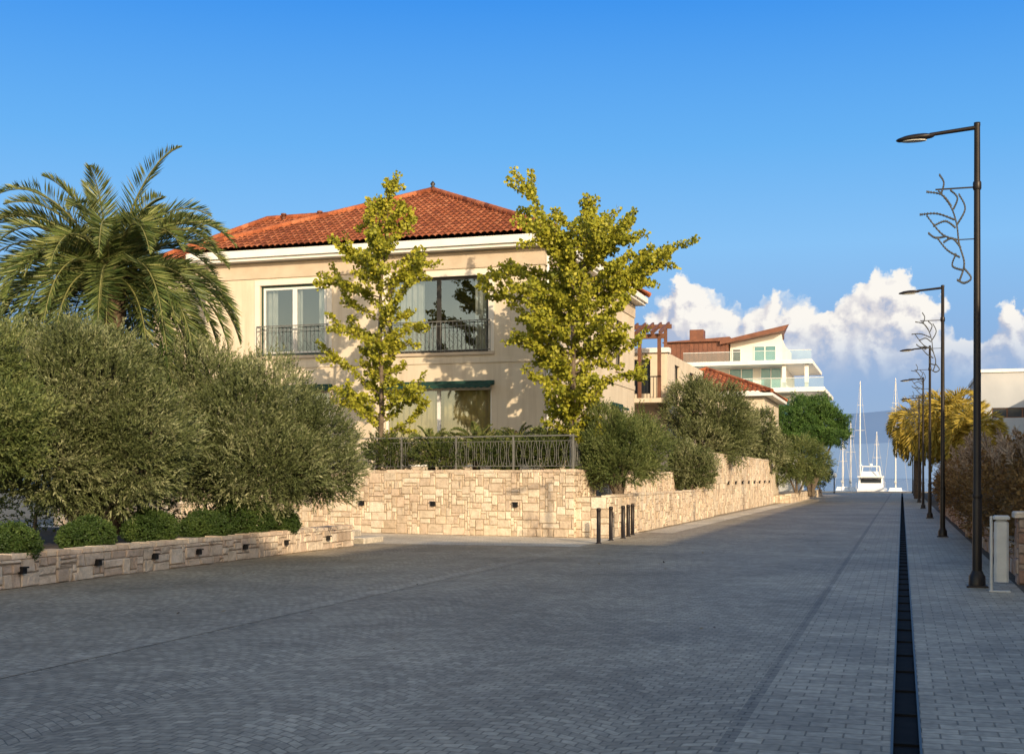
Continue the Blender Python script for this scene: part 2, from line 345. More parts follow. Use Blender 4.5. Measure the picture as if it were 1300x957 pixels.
co.location=(0,0,CH); co.rotation_euler=(math.pi/2,0,A0); cam.sensor_width=36; cam.lens=FP/1300*36; cam.shift_y=(HY-478.5)/1300; cam.clip_end=30000
S.view_settings.view_transform='Standard'; S.view_settings.look='None'; S.view_settings.exposure=0
# ---------------------------------------------------------------- ground
QY=139.0
def sheet(name,x0,x1,y0,y1,z,mat):
    b=MB(); b.face([(x0,y0,z),(x1,y0,z),(x1,y1,z),(x0,y1,z)]); return tag(b.build(name,mat),kind='structure')
b=MB(); b.face([(-3000,-3000,-.03),(3000,-3000,-.03),(3000,QY,-.03),(-3000,QY,-.03)]); b.face([(-3000,QY,-.03),(3000,QY,-.03),(3000,QY,-3),(-3000,QY,-3)])
tag(b.build('ground',M['ground']),kind='structure')
sheet('water',-9000,9000,QY-.5,9000,-1.1,M['sea'])
sheet('road',-12.25,-1.06,-30,QY-1.2,0,M['road'])
sheet('side_street',-40,-12.25,26.2,36,0,M['road'])
sheet('pavement_border',-1.06,-.97,-30,QY-1.2,.0,M['dark_setts'])
sheet('pavement_band',-.97,-.065,-30,QY-1.2,.0,M['setts'])
sheet('pavement',.115,1.62,-30,QY-1.2,.0,M['setts'])
sheet('planting_bed',1.62,12,-30,QY-1.2,.0,M['soil'])
sheet('forecourt_paving',-30,-7.15,28.2,36,.004,M['slab'])
sheet('footpath',-7.15,-6.3,36,110,.004,M['slab'])
sheet('paving_strip',-7.15,-6.85,-20,35.9,.004,M['strip_setts'])
b=MB(); b.bbox(-60,60,QY-1.2,QY+.3,-.5,.14,.03); tag(b.build('quay_edge',M['quay']),kind='structure')
b=MB(); prev=None
for i in range(161):
    a=math.radians(-60+i*.75); R=3800
    hgt=160+30*math.sin(a*9+1)+14*math.sin(a*23+2)+5*math.sin(a*61)
    cur=[(R*math.sin(a),R*math.cos(a),-5),(R*1.05*math.sin(a),R*1.05*math.cos(a),hgt*.55),(R*1.15*math.sin(a),R*1.15*math.cos(a),hgt*1.15)]
    if prev:
        for kk in range(2): b.face([prev[kk],cur[kk],cur[kk+1],prev[kk+1]],sm=True)
    prev=cur
tag(b.build('hills',M['hills']),kind='structure')
th=thing('drain_channel','long black slotted drain channel running down the right side of the street','drain',(0,20,0))
b=MB(); b.box(-.065,-.05,-20,QY-2,-.028,.006); b.build('edge_rail',M['iron'],th)
b=MB(); b.box(.1,.115,-20,QY-2,-.028,.006); b.build('edge_rail',M['iron'],th)
b=MB()
b.box(-.049,.099,-20,QY-2,-.028,-.02,.1)
y=-4.0
while y<110:
    b.box(-.049,.099,y+.96,y+.975,-.026,-.004,.9); y+=1.0
b.build('grating',M['blackslot'],th)
# ---------------------------------------------------------------- stone walls
def stones(mb,p0,p1,n,z0,z1,seed,cw=.085,chh=.075,maxw=6,maxh=4,proud=.034):
    R=random.Random(seed); p0=Vector(p0);p1=Vector(p1);n=Vector(n).normalized(); e=(p1-p0);L=e.length;e/=L
    nc=max(1,round(L/cw)); nr=max(1,round((z1-z0)/chh)); cw=L/nc; chh=(z1-z0)/nr
    occ=[[False]*nc for _ in range(nr)]
    P=lambda a,z,o:(p0.x+e.x*a+n.x*o,p0.y+e.y*a+n.y*o,z)
    for j in range(nr):
        for i in range(nc):
            if occ[j][i]: continue
            w=R.choice([1,2,2,3,3,4,5,maxw]); h=R.choice([1,2,2,3,3,4] if maxh>2 else [1,2,2])
            w2=0
            while w2<w and i+w2<nc and not occ[j][i+w2]: w2+=1
            w=w2; h=min(h,nr-j)
            for hh in range(h):
                if any(occ[j+hh][i+k] for k in range(w)): h=hh; break
            h=max(h,1)
            for hh in range(h):
                for k in range(w): occ[j+hh][i+k]=True
            a0,a1=i*cw+.005,(i+w)*cw-.005; c0,c1=z0+j*chh+.005,z0+(j+h)*chh-.005
            o=proud*(.25+.8*R.random()); s=.014; r=.06+.94*R.random(); J=lambda:R.uniform(-.012,.012)
            B=[P(a0,c0,-.01),P(a1,c0,-.01),P(a1,c1,-.01),P(a0,c1,-.01)]
            T=[P(a0+s+J(),c0+s+J(),o+J()),P(a1-s+J(),c0+s+J(),o+J()),P(a1-s+J(),c1-s+J(),o+J()),P(a0+s+J(),c1-s+J(),o+J())]
            mb.face(T,r)
            for k in range(4): mb.face([B[k],B[(k+1)%4],T[(k+1)%4],T[k]],r)
def capping(mb,poly_p0,poly_p1,n,depth,z,hgt,seed,over=.03,lmin=.25,lmax=.6):
    R=random.Random(seed); p0=Vector(poly_p0);p1=Vector(poly_p1);n=Vector(n).normalized();e=p1-p0;L=e.length;e/=L
    a=0
    while a<L-.05:
        l=min(R.uniform(lmin,lmax),L-a); ov=over+R.uniform(-.015,.01); q0=p0+e*(a+.005)+n*ov; q1=p0+e*(a+l-.005)+n*(ov+R.uniform(-.01,.01))
        h=hgt+R.uniform(-.014,.014)
        mb.hexa([(q0.x,q0.y,z),(q1.x,q1.y,z),(q1.x-n.x*depth,q1.y-n.y*depth,z),(q0.x-n.x*depth,q0.y-n.y*depth,z)],
                [(q0.x,q0.y,z+h),(q1.x,q1.y,z+h+R.uniform(-.008,.008)),(q1.x-n.x*depth,q1.y-n.y*depth,z+h),(q0.x-n.x*depth,q0.y-n.y*depth,z+h)],.06+.94*R.random())
        a+=l
def walllight(par,p,n,s=1.0):
    n=Vector(n).normalized(); e=Vector((-n.y,n.x)); c=Vector(p[:2])+n*.05; b=MB(); z=p[2]
    def q(base,w,d0,d1,za,zb):
        B=[base+e*-w+n*d0,base+e*w+n*d0,base+e*w+n*d1,base-e*w+n*d1]
        b.hexa([(v.x,v.y,za) for v in B],[(v.x,v.y,zb) for v in B])
    q(c,.07*s,0,-.09,z-.07*s,z+.048*s); q(c,.085*s,.03,-.05,z+.05*s,z+.085*s)
    b.build('wall_light',M['iron'],par)
PE=27.0
th=thing('planter_wall','low pale rubble planter wall along the left of the street holding the olive bushes','wall',(-12.3,16,0))
b=MB(); b.box(-12.55,-12.25,4,PE,-.02,.42,.02); stones(b,(-12.25,4),(-12.25,PE),(1,0),0,.42,5,.10,.07,maxw=5,maxh=4); stones(b,(-20,PE),(-12.25,PE),(0,1),0,.42,6)
b.box(-20,-12.55,PE-.3,PE,-.02,.42,.02)
b.build('stonework',M['planterstone'],th)
b=MB(); capping(b,(-12.25,4),(-12.25,PE),(1,0),.36,.42,.07,7,.025,.18,.42); b.build('coping',M['planterstone'],th)
for yy in (15.4,17.2,18.8,20.2,21.9,23.6,25.6): walllight(th,(-12.22,yy,.25),(1,0),.68)
sheet('flower_bed',-40,-12.5,0,PE-.2,.36,M['soil'])
TA=Vector((-27,35.6)); TB=Vector((-8.3,32.4)); tn=Vector((TB.y-TA.y,-(TB.x-TA.x))).normalized()
if tn.y>0: tn=-tn
th=thing('terrace_wall','tall cream rubble retaining wall of the terrace in front of the villa','wall',(-12,33.2,0))
b=MB(); b.prism([(TA.x,TA.y),(TB.x,TB.y),(-8.3,58),(-27,58)],-.02,1.72,.02)
stones(b,TA,TB,tn,0,1.74,11); stones(b,TB,(-8.3,58),(1,0),0,1.74,12); b.build('stonework',M['wallstone'],th)
b=MB(); capping(b,TA,TB,tn,.4,1.74,.07,13); capping(b,TB,(-8.3,58),(1,0),.4,1.74,.07,14); b.build('coping',M['wallstone'],th)
for X in (-19.0,-14.9,-12.55,-10.0):
    e=TB-TA; p=TA+e*((X-TA.x)/e.x); walllight(th,(p.x+tn.x*.03,p.y+tn.y*.03,.86),tn,.9)
th=thing('corner_planter','low cream stone planter at the street corner below the small olive tree','planter',(-7.8,36,0))
b=MB(); b.prism([(-8.25,32.55),(-7.35,32.4),(-7.35,51.5),(-8.25,51.5)],-.02,1.08,.02)
stones(b,(-8.3,32.55),(-7.35,32.4),(-.15,-1),0,1.08,21); stones(b,(-7.35,32.4),(-7.35,51.5),(1,0),0,1.08,22); b.build('stonework',M['wallstone'],th)
b=MB(); capping(b,(-7.35,32.4),(-7.35,51.5),(1,0),.25,1.08,.06,23); b.build('coping',M['wallstone'],th)
th=thing('street_wall','high cream stone garden wall with a row of small dark lights, beyond the corner planter','wall',(-7.5,65,0))
b=MB(); b.box(-8.2,-7.5,51.7,78,-.02,2.55,.02); stones(b,(-7.5,51.7),(-7.5,78),(1,0),0,2.55,24,.13,.12); stones(b,(-8.2,51.7),(-7.5,51.7),(0,-1),0,2.55,25); b.build('stonework',M['wallstone'],th)
b=MB(); capping(b,(-7.5,51.7),(-7.5,78),(1,0),.7,2.55,.08,26); b.build('coping',M['wallstone'],th)
for kk in range(8): walllight(th,(-7.46,57+kk*2.6,1.35),(1,0))
th=thing('far_planter','very low stone planter far down the left of the street under the bushes','planter',(-7,95,0))
b=MB(); b.box(-9,-6.6,80,112,-.02,.5,.02); stones(b,(-6.6,80),(-6.6,112),(1,0),0,.5,27,.2,.17,maxh=2); stones(b,(-9,80),(-6.6,80),(0,-1),0,.5,28); b.build('stonework',M['wallstone'],th)
b=MB(); capping(b,(-6.6,80),(-6.6,112),(1,0),.4,.5,.06,29); b.build('coping',M['wallstone'],th)
b=MB(); b.bbox(-17,-12.4,28.0,29.2,0,.14,.02); b.bbox(-17,-13.0,28.4,29.2,.14,.28,.02); tag(b.build('stone_step',M['slab'],org=(-14.5,28.6,0)),'two shallow pale stone steps behind the end of the planter wall','steps')
# ---------------------------------------------------------------- railings
def railing(th,p0,p1,z0,h,mat,posts=1.7,motif=.3,thin=.009):
    p0=Vector(p0);p1=Vector(p1);e=p1-p0;L=e.length;e/=L
    Q=lambda a,z,o=0:(p0.x+e.x*a-e.y*o,p0.y+e.y*a+e.x*o,z0+z)
    b=MB(); b.bar(Q(0,h),Q(L,h),.05,.035); b.build('top_rail',mat,th)
    b=MB(); b.bar(Q(0,.1),Q(L,.1),.03,.02); b.bar(Q(0,h-.14),Q(L,h-.14),.025,.015)
    n=max(1,round(L/motif)); w=L/n
    for i in range(n):
        a=(i+.5)*w
        for sgn in (-1,1):
            pts=[]
            for k in range(9):
                tt=k/8; pts.append(Q(a+sgn*w*(.05+.26*math.sin(math.pi*tt)**1.3),.1+(h-.24)*tt))
            b.tube(pts,thin,4,False)
        b.bar(Q(a-w/2,.1),Q(a-w/2,h-.14),thin*1.8)
    b.build('bars',mat,th)
    if posts:
        k=max(1,round(L/posts))
        for i in range(k+1):
            b=MB(); b.bar(Q(L*i/k,0),Q(L*i/k,h+.03),.045); b.build('post',mat,th)
in_=tn*-.18
th=thing('terrace_railing','grey wrought iron railing with curved bars on top of the terrace wall','railing',(-12,33.2,1.8))
railing(th,TA+Vector((8,-1.37))+in_,TB+in_+Vector((-.1,.02)),1.81,.92,M['railmetal'],motif=.25,thin=.007)
th=thing('side_railing','grey wrought iron railing along the street side of the terrace behind the olive tree','railing',(-8.5,40,1.8))
railing(th,(-8.5,32.8),(-8.5,50),1.81,.92,M['railmetal'],motif=.25,thin=.007)
# ---------------------------------------------------------------- facades & windows
class Fac:
    def __init__(s,o,e,n): s.o=Vector(o);s.e=Vector(e).normalized();s.n=Vector(n).normalized()
    def p(s,a,z,d=0): return (s.o.x+s.e.x*a-s.n.x*d,s.o.y+s.e.y*a-s.n.y*d,z)
def wall(mb,fc,s0,s1,z0,z1,ops=(),rev=.2):
    xs=sorted({s0,s1,*[o[0] for o in ops],*[o[1] for o in ops]}); zs=sorted({z0,z1,*[o[2] for o in ops],*[o[3] for o in ops]})
    for i in range(len(xs)-1):
        for j in range(len(zs)-1):
            cx=(xs[i]+xs[i+1])/2; cz=(zs[j]+zs[j+1])/2
            if any(o[0]<cx<o[1] and o[2]<cz<o[3] for o in ops): continue
            mb.face([fc.p(xs[i],zs[j]),fc.p(xs[i+1],zs[j]),fc.p(xs[i+1],zs[j+1]),fc.p(xs[i],zs[j+1])],.5)
    for (a,c,z,y) in ops:
        q=[(a,z),(c,z),(c,y),(a,y)]
        for k in range(4):
            u,v=q[k],q[(k+1)%4]; mb.face([fc.p(*u),fc.p(*v),fc.p(v[0],v[1],rev),fc.p(u[0],u[1],rev)],.5)
def fbox(mb,fc,s0,s1,z0,z1,d0,d1,r=None):
    mb.hexa([fc.p(s0,z0,d0),fc.p(s1,z0,d0),fc.p(s1,z0,d1),fc.p(s0,z0,d1)],[fc.p(s0,z1,d0),fc.p(s1,z1,d0),fc.p(s1,z1,d1),fc.p(s0,z1,d1)],r)
def window(par,fc,s0,s1,z0,z1,cols=2,rows=1,fm='white',rev=.18,fw=.07,curt=None,cover=(0,1),glass='glass',sill=True,surround=False,casement=None):
    b=MB(); d0,d1=rev-.07,rev+.0
    e=.001
    fbox(b,fc,s0+e,s0+fw,z0+e,z1-e,d0,d1); fbox(b,fc,s1-fw,s1-e,z0+e,z1-e,d0,d1)
    fbox(b,fc,s0+fw,s1-fw,z1-fw,z1-e,d0+.002,d1); fbox(b,fc,s0+fw,s1-fw,z0+e,z0+fw,d0+.002,d1)
    if not casement:
        for i in range(1,cols):
            a=s0+(s1-s0)*i/cols; fbox(b,fc,a-fw*.8,a+fw*.8,z0+fw,z1-fw,d0+.004,d1)
    for j in range(1,rows):
        z=z0+(z1-z0)*j/rows; fbox(b,fc,s0+fw,s1-fw,z-fw*.4,z+fw*.4,d0+.006,d1)
    f=b.build('window',M[fm],par)
    b=MB(); b.face([fc.p(s0,z0,rev-.03),fc.p(s1,z0,rev-.03),fc.p(s1,z1,rev-.03),fc.p(s0,z1,rev-.03)]); b.build('pane',M[glass],f)
    if casement:
        cw=(s1-s0-2*fw)/cols; w=.075
        for i in range(cols):
            a0=s0+fw+i*cw+.004; a1=s0+fw+(i+1)*cw-.004; q0,q1=z0+fw+.004,z1-fw-.004; b=MB()
            fbox(b,fc,a0,a0+w,q0,q1,d0+.012,d1); fbox(b,fc,a1-w,a1,q0,q1,d0+.012,d1); fbox(b,fc,a0+w,a1-w,q1-w,q1,d0+.014,d1); fbox(b,fc,a0+w,a1-w,q0,q0+w,d0+.014,d1)
            b.build('casement',M[casement],f)
    if glass=='glass':
        b=MB(); fbox(b,fc,s0-.3,s1+.3,z0-.1,z1+.1,rev+1.2,rev+1.25); b.build('dim_room_panel',M['room'],f)  # dark panel stands in for the unlit room behind
        if curt:
            for (c0,c1) in ([cover] if not isinstance(cover,list) else cover):
                b=MB(); a0=s0+(s1-s0)*c0; a1=s0+(s1-s0)*c1; k=int((a1-a0)/.03)+1
                pt=[(a0+(a1-a0)*i/k,rev+.16+.045*math.sin(i*.9)+.02*math.sin(i*.37)) for i in range(k+1)]
                for (u,du),(v,dv) in zip(pt,pt[1:]): b.face([fc.p(u,z0,du),fc.p(v,z0,dv),fc.p(v,z1,dv),fc.p(u,z1,du)],.5,True)
                b.build('curtain',M[curt],f)
    if surround:
        b=MB(); w=.19
        fbox(b,fc,s0-w,s0-.002,z0,z1,-.03,0); fbox(b,fc,s1+.002,s1+w,z0,z1,-.03,0); fbox(b,fc,s0-w,s1+w,z1+.002,z1+w,-.032,0); b.build('surround',M['surround'],f)
    if sill:
        b=MB(); fbox(b,fc,s0-.2,s1+.2,z0-.1,z0-.002,-.07,.06); b.build('sill',M['frieze'],f)
    return f
def awning(par,fc,s0,s1,z,out=.0,drop=.2):
    b=MB(); fbox(b,fc,s0,s1,z,z+.14,-.1,-.003)
    b.hexa([fc.p(s0+.03,z+.02,-.1),fc.p(s1-.03,z+.02,-.1),fc.p(s1-.03,z-drop,-out),fc.p(s0+.03,z-drop,-out)],[fc.p(s0+.03,z+.05,-.1),fc.p(s1-.03,z+.05,-.1),fc.p(s1-.03,z-drop+.03,-out),fc.p(s0+.03,z-drop+.03,-out)])
    n=int((s1-s0)/.2)
    for i in range(n):
        a=s0+.03+(s1-s0-.06)*i/n; c=s0+.03+(s1-s0-.06)*(i+1)/n; z2=z-drop+.02
        b.face([fc.p(a,z2,-out),fc.p(c,z2,-out),fc.p(c,z2-.07,-out-.01),fc.p((a+c)/2,z2-.1,-out-.01),fc.p(a,z2-.07,-out-.01)])
    b.build('awning',M['green'],par)
def tiles(mb,A,B,C,D,tw=.22,course=.36,seg=6,hb=.06,seed=0):
    A,B,C,D=map(Vector,(A,B,C,D)); e=(B-A).normalized(); L=(B-A).length
    up=(D-A)-e*((D-A).dot(e))
    if up.length<1e-4: up=(C-A)-e*((C-A).dot(e))
    H=up.length; up/=H; n=e.cross(up).normalized()
    if n.z<0:n=-n
    uD=(D-A).dot(e); uC=(C-A).dot(e)
    nu=int(math.ceil(L/tw*seg)); us=[tw*i/seg for i in range(nu)]+[L]
    prof=[hb*abs(math.sin(math.pi*(u/tw)))**.7 for u in us]
    nc=max(1,int(round(H/course))); rows=[]
    for k in range(nc): rows+=[(k/nc,.05,k),((k+1)/nc,.012,k)]
    base=len(mb.v)
    for (v,off,k) in rows:
        lo=uD*v; hi=L+(uC-L)*v
        for u,pf in zip(us,prof):
            uu=min(max(u,lo),hi); pt=A+e*uu+up*(H*v)+n*(off+pf); mb.v.append(tuple(pt))
    W=len(us); R=random.Random(seed); hsh={}
    for j in range(len(rows)-1):
        v=rows[j][0]; lo=uD*v; hi=L+(uC-L)*v; v2=rows[j+1][0]; lo2=uD*v2; hi2=L+(uC-L)*v2
        for i in range(W-1):
            if (us[i+1]<=lo and us[i+1]<=lo2) or (us[i]>=hi and us[i]>=hi2): continue
            key=(int(us[i]/tw+1e-6),rows[j][2])
            if key not in hsh: hsh[key]=.06+.94*R.random()
            a=base+j*W+i
            mb.f.append((a,a+1,a+W+1,a+W)); mb.r.append(hsh[key] if rows[j][2]==rows[j+1][2] else .02); mb.sm.append(False)
def ridge(par,p,q,r=.12,step=.36):
    mb=MB(); p=Vector(p);q=Vector(q);L=(q-p).length;n=max(1,int(L/step))
    for i in range(n):
        a=p+(q-p)*(i/n); c=p+(q-p)*((i+1.12)/n if i<n-1 else 1)
        mb.tube([a+Vector((0,0,.035)),c+Vector((0,0,.06))],[r,r*.85],8,True,.06+.94*random.random())
    mb.build('ridge_tiles',M['tile'],par)
# ---------------------------------------------------------------- the villa
VX0,VX1,VY0,VY1=-23.0,-10.86,38.5,52.7; VZ=1.7; VT=9.0
th=thing('villa','two storey cream villa with hipped red tile roof behind the terrace','house',(-17,45,1.7))
front_f=Fac((VX0,VY0),(1,0),(0,-1)); side=Fac((VX1,VY0),(0,1),(1,0))
O1=(2.1,4.6,5.72,8.12); O2=(6.8,10.3,5.66,8.12); O3=(2.0,4.7,1.95,4.5); O4=(6.7,10.4,1.95,4.5)
b=MB(); wall(b,front_f,0,VX1-VX0,VZ,VT,[O1,O2,O3,O4])
SO=[(3.0,4.2,5.9,7.9),(10.6,11.8,5.9,7.9),(3.0,4.2,2.2,4.3),(9.6,11.4,2.2,4.3)]
wall(b,side,0,VY1-VY0,VZ,VT,SO)
wall(b,Fac((VX0,VY1),(0,-1),(-1,0)),0,VY1-VY0,VZ,VT); wall(b,Fac((VX1,VY1),(-1,0),(0,1)),0,VX1-VX0,VZ,VT)
b.build('wall',M['stucco'],th)
b=MB(); fbox(b,front_f,-.04,VX1-VX0+.04,8.36,8.86,-.045,0); fbox(b,side,-.04,VY1-VY0,8.36,8.86,-.045,0); b.build('frieze_band',M['frieze'],th)
b=MB(); fbox(b,front_f,-.03,VX1-VX0+.03,5.3,5.48,-.035,0); fbox(b,side,-.03,VY1-VY0,5.3,5.48,-.035,0); b.build('string_course',M['stucco'],th)
ov=.5
x0,x1,y0,y1=VX0-ov,VX1+ov,VY0-ov,VY1+ov
b=MB(); b.box(x0+.1,x1-.1,y0+.1,y1-.1,8.92,9.02); b.build('soffit',M['white'],th)
b=MB(); b.bbox(x0,x1,y0,y1,9.022,9.27,.03); b.build('gutter',M['white'],th)
EZ=9.3; RZ=12.35; ya,yb=44.6,46.6; xm=(x0+x1)/2; x0-=.05;x1+=.05;y0-=.05;y1+=.05
b=MB()
tiles(b,(x0,y0,EZ),(x1,y0,EZ),(xm,ya,RZ),(xm,ya,RZ),seed=1); tiles(b,(x1,y0,EZ),(x1,y1,EZ),(xm,yb,RZ),(xm,ya,RZ),seed=2)
tiles(b,(x1,y1,EZ),(x0,y1,EZ),(xm,yb,RZ),(xm,yb,RZ),seed=3); tiles(b,(x0,y1,EZ),(x0,y0,EZ),(xm,ya,RZ),(xm,yb,RZ),seed=4)
rf=b.build('roof',M['tile'],th)
for c in ((x0,y0),(x1,y0)): ridge(rf,(c[0],c[1],EZ+.06),(xm,ya,RZ+.06))
for c in ((x0,y1),(x1,y1)): ridge(rf,(c[0],c[1],EZ+.06),(xm,yb,RZ+.06))
ridge(rf,(xm,ya,RZ+.06),(xm,yb,RZ+.06))
b=MB(); b.lathe([(.0,.34),(.05,.3),(.1,.22),(.05,.15),(.14,.05),(.16,0)],(xm,ya,RZ+.1),10); b.build('finial',M['darkframe'],rf)
wx0,wx1,wy0,wy1=-27.2,-18.5,40.5,51.5; wr=12.0; wm=46.0; wq=-24.6
b=MB(); wall(b,Fac((wx0+.5,wy0+.5),(1,0),(0,-1)),0,VX0-wx0-.51,VZ,VT+.2); wall(b,Fac((wx0+.5,wy1-.5),(0,-1),(-1,0)),0,wy1-wy0-1,VZ,VT+.2); b.build('wing_wall',M['stucco'],th)
b=MB(); tiles(b,(wx0,wy0,EZ),(wx1,wy0,EZ),(wx1,wm,wr),(wq,wm,wr),seed=5); tiles(b,(wx0,wy1,EZ),(wx0,wy0,EZ),(wq,wm,wr),(wq,wm,wr),seed=6); tiles(b,(wx1,wy1,EZ),(wx0,wy1,EZ),(wq,wm,wr),(wx1,wm,wr),seed=7)
wrf=b.build('wing_roof',M['tile'],th)
ridge(wrf,(wq,wm,wr+.06),(wx1,wm,wr+.06)); ridge(wrf,(wx0,wy0,EZ+.06),(wq,wm,wr+.06))
for X in (-23.8,-22.2):
    b=MB(); b.lathe([(.07,0),(.07,.16),(.12,.17),(.11,.22),(0,.25)],(X,wm-.2,wr+.0),10); b.build('roof_vent',M['copper'],wrf)
window(th,front_f,*O1,cols=2,fm='greenframe',fw=.07,curt='pale_curtain',cover=[(0,.2),(.42,.58),(.82,1)],surround=True,casement='white'); window(th,front_f,*O2,cols=2,fm='darkframe',fw=.085,curt='pale_curtain',cover=[(0,.34),(.84,1)],surround=True)
window(th,front_f,*O3,cols=2,fm='white',curt='curtain',cover=[(0,1)]); window(th,front_f,*O4,cols=2,fm='white',curt='curtain',cover=[(0,.47),(.53,1)])
for o in SO: window(th,side,*o,cols=2,fm='darkframe',curt='pale_curtain',cover=[(0,.3),(.7,1)])
awning(th,front_f,1.9,4.8,4.58,.35,.04); awning(th,front_f,6.6,10.5,4.58,.35,.04); awning(th,side,9.5,11.5,4.4,.35,.05)
def juliet(a0,a1,z,mat):
    h=1.0; bx=MB(); d=-.09; F_=front_f
    bx.bar(F_.p(a0,z+h,d),F_.p(a1,z+h,d),.04,.03); bx.bar(F_.p(a0,z+.06,d),F_.p(a1,z+.06,d),.03,.025); bx.bar(F_.p(a0,z+h-.15,d),F_.p(a1,z+h-.15,d),.02,.018)
    f=bx.build('balustrade_rail',M[mat],th); bx=MB(); n=int((a1-a0)/.14)
    for i in range(n+1): bx.bar(F_.p(a0+(a1-a0)*i/n,z,d),F_.p(a0+(a1-a0)*i/n,z+h,d),.014)
    for i in range(n//2):
        c=a0+(a1-a0)*(2*i+1)/n
        bx.tube([F_.p(c+.11*math.sin(k*math.pi/5),z+.16+.6*k/10,d-.012) for k in range(11)],.006,4,False)
    bx.build('balustrade',M[mat],f)
juliet(2.02,4.68,5.72,'railmetal'); juliet(6.72,10.38,5.66,'railmetal')
b=MB(); b.tube([(-10.78,38.7,9.0),(-10.78,38.7,1.75)],.05,8); b.build('downpipe',M['white'],th)
# ---------------------------------------------------------------- pergola house
th=thing('pergola_house','cream house with brown timber pergola balcony behind the villa','house',(-13,62,1))
fc=Fac((-17,58),(1,0),(0,-1)); b=MB(); wall(b,fc,0,6.6,0,7.4,[(3.8,5.8,5.5,7.1)]); sd=Fac((-10.4,58),(0,1),(1,0)); wall(b,sd,0,11,0,7.4,[(2,3.4,5.0,7.0),(6.5,8,5.0,7.0)]); b.face([(-17,58,7.4),(-10.4,58,7.4),(-10.4,69,7.4),(-17,69,7.4)])
fbox(b,fc,1,6.6,5.0,5.2,-1.6,0); b.build('wall',M['stucco'],th)
b=MB(); fbox(b,fc,0,6.7,7.4,7.62,-.15,.4); b.build('parapet',M['white'],th)
window(th,fc,3.8,5.8,5.5,7.1,2,1,'darkframe',glass='darkglass',sill=False); window(th,sd,2,3.4,5,7,2,1,'darkframe',glass='darkglass',sill=False); window(th,sd,6.5,8,5,7,2,1,'darkframe',glass='darkglass',sill=False)
b=MB()
for a in (2.6,4.6,5.6,6.5): b.bar(fc.p(a,5.2,-1.5),fc.p(a,7.95,-1.5),.15)
b.bar(fc.p(2.3,8.0,-1.5),fc.p(6.8,8.0,-1.5),.12,.22); b.bar(fc.p(2.3,8.6,0),fc.p(6.8,8.6,0),.12,.2)
for a in (4.6,6.5): b.bar(fc.p(a,7.62,.1),fc.p(a,8.6,.1),.14)
for kk in range(12): b.bar(fc.p(2.5+kk*.37,8.12,-1.8),fc.p(2.5+kk*.37,8.8,.6),.09,.18)
b.build('pergola',M['wood'],th)
b=MB()
for kk in range(38): b.bar(fc.p(1.1+kk*.147,5.2,-1.55),fc.p(1.1+kk*.147,6.15,-1.55),.025)
b.bar(fc.p(1,6.17,-1.55),fc.p(6.6,6.17,-1.55),.05,.05); b.build('balcony_rail',M['iron'],th)
# ---------------------------------------------------------------- small red roof house
th=thing('red_roof_house','single low cream house with hipped red tile roof in front of the white modern building','house',(-11.5,81,0))
fc=Fac((-16,77),(1,0),(0,-1)); sd=Fac((-7.9,77),(0,1),(1,0)); b=MB(); wall(b,fc,0,8.1,0,6.6,[(5.6,7.2,4.4,5.8)]); wall(b,sd,0,9,0,6.6,[(2,3.4,4.4,5.8),(5.6,7,4.4,5.8)]); b.build('wall',M['stucco'],th)
window(th,fc,5.6,7.2,4.4,5.8,2,1,'white',glass='darkglass'); window(th,sd,2,3.4,4.4,5.8,2,1,'white',glass='darkglass'); window(th,sd,5.6,7,4.4,5.8,2,1,'white',glass='darkglass')
b=MB(); x0,x1,y0,y1=-16.5,-7.4,76.5,86.5; z0,z1=6.7,8.5
tiles(b,(x0,y0,z0),(x1,y0,z0),(-11.9,81,z1),(-12.1,81,z1),.3,.45,5,seed=8); tiles(b,(x1,y0,z0),(x1,y1,z0),(-11.9,82,z1),(-11.9,81,z1),.3,.45,5,seed=9); tiles(b,(x0,y1,z0),(x0,y0,z0),(-12.1,81,z1),(-12.1,82,z1),.3,.45,5,seed=10)
rf=b.build('roof',M['tile'],th); ridge(rf,(x0,y0,z0+.05),(-12,81,z1+.05)); ridge(rf,(x1,y0,z0+.05),(-12,81,z1+.05)); ridge(rf,(x1,y1,z0+.05),(-12,82,z1+.05))
b=MB(); b.box(x0,x1,y0,y1,6.5,6.68); b.build('eave',M['white'],th)
# ---------------------------------------------------------------- white modern building
th=thing('modern_building','white modern apartment building with brown slanted roof and wide balconies','building',(-12,110,0))
b=MB(); b.box(-19.5,-8.6,106,118,0,8.5); b.box(-18.5,-9.4,107,118,8.5,10.82); b.box(-13.9,-9.6,107.5,117,10.82,12.9)
b.build('wall',M['whitewall'],th)
for (xa,xb,ya_,z,h) in ((-17.5,-6.9,104.4,11.0,.34),(-19,-5.9,103.9,8.7,.36),(-18.5,-6.5,104.4,6.0,.3)):
    b=MB(); b.bbox(xa,xb,ya_,117,z-.18,z+h-.18,.05); b.build('balcony_slab',M['white'],th)
b=MB(); b.hexa([(-14.6,106.2,12.75),(-9.3,106.2,13.75),(-9.8,112,13.6),(-14.6,112,12.75)],[(-14.6,106.2,13.05),(-8.9,106.2,14.25),(-9.8,112,14.05),(-14.6,112,13.05)]); b.build('slanted_roof',M['copper'],th)
b=MB(); b.hexa([(-13.9,107.52,12.902),(-9.62,107.52,12.902),(-9.62,111.5,12.902),(-13.9,111.5,12.902)],[(-13.9,107.52,12.93),(-9.62,107.52,13.68),(-9.9,111.5,13.6),(-13.9,111.5,12.93)]); b.build('gable',M['whitewall'],th)
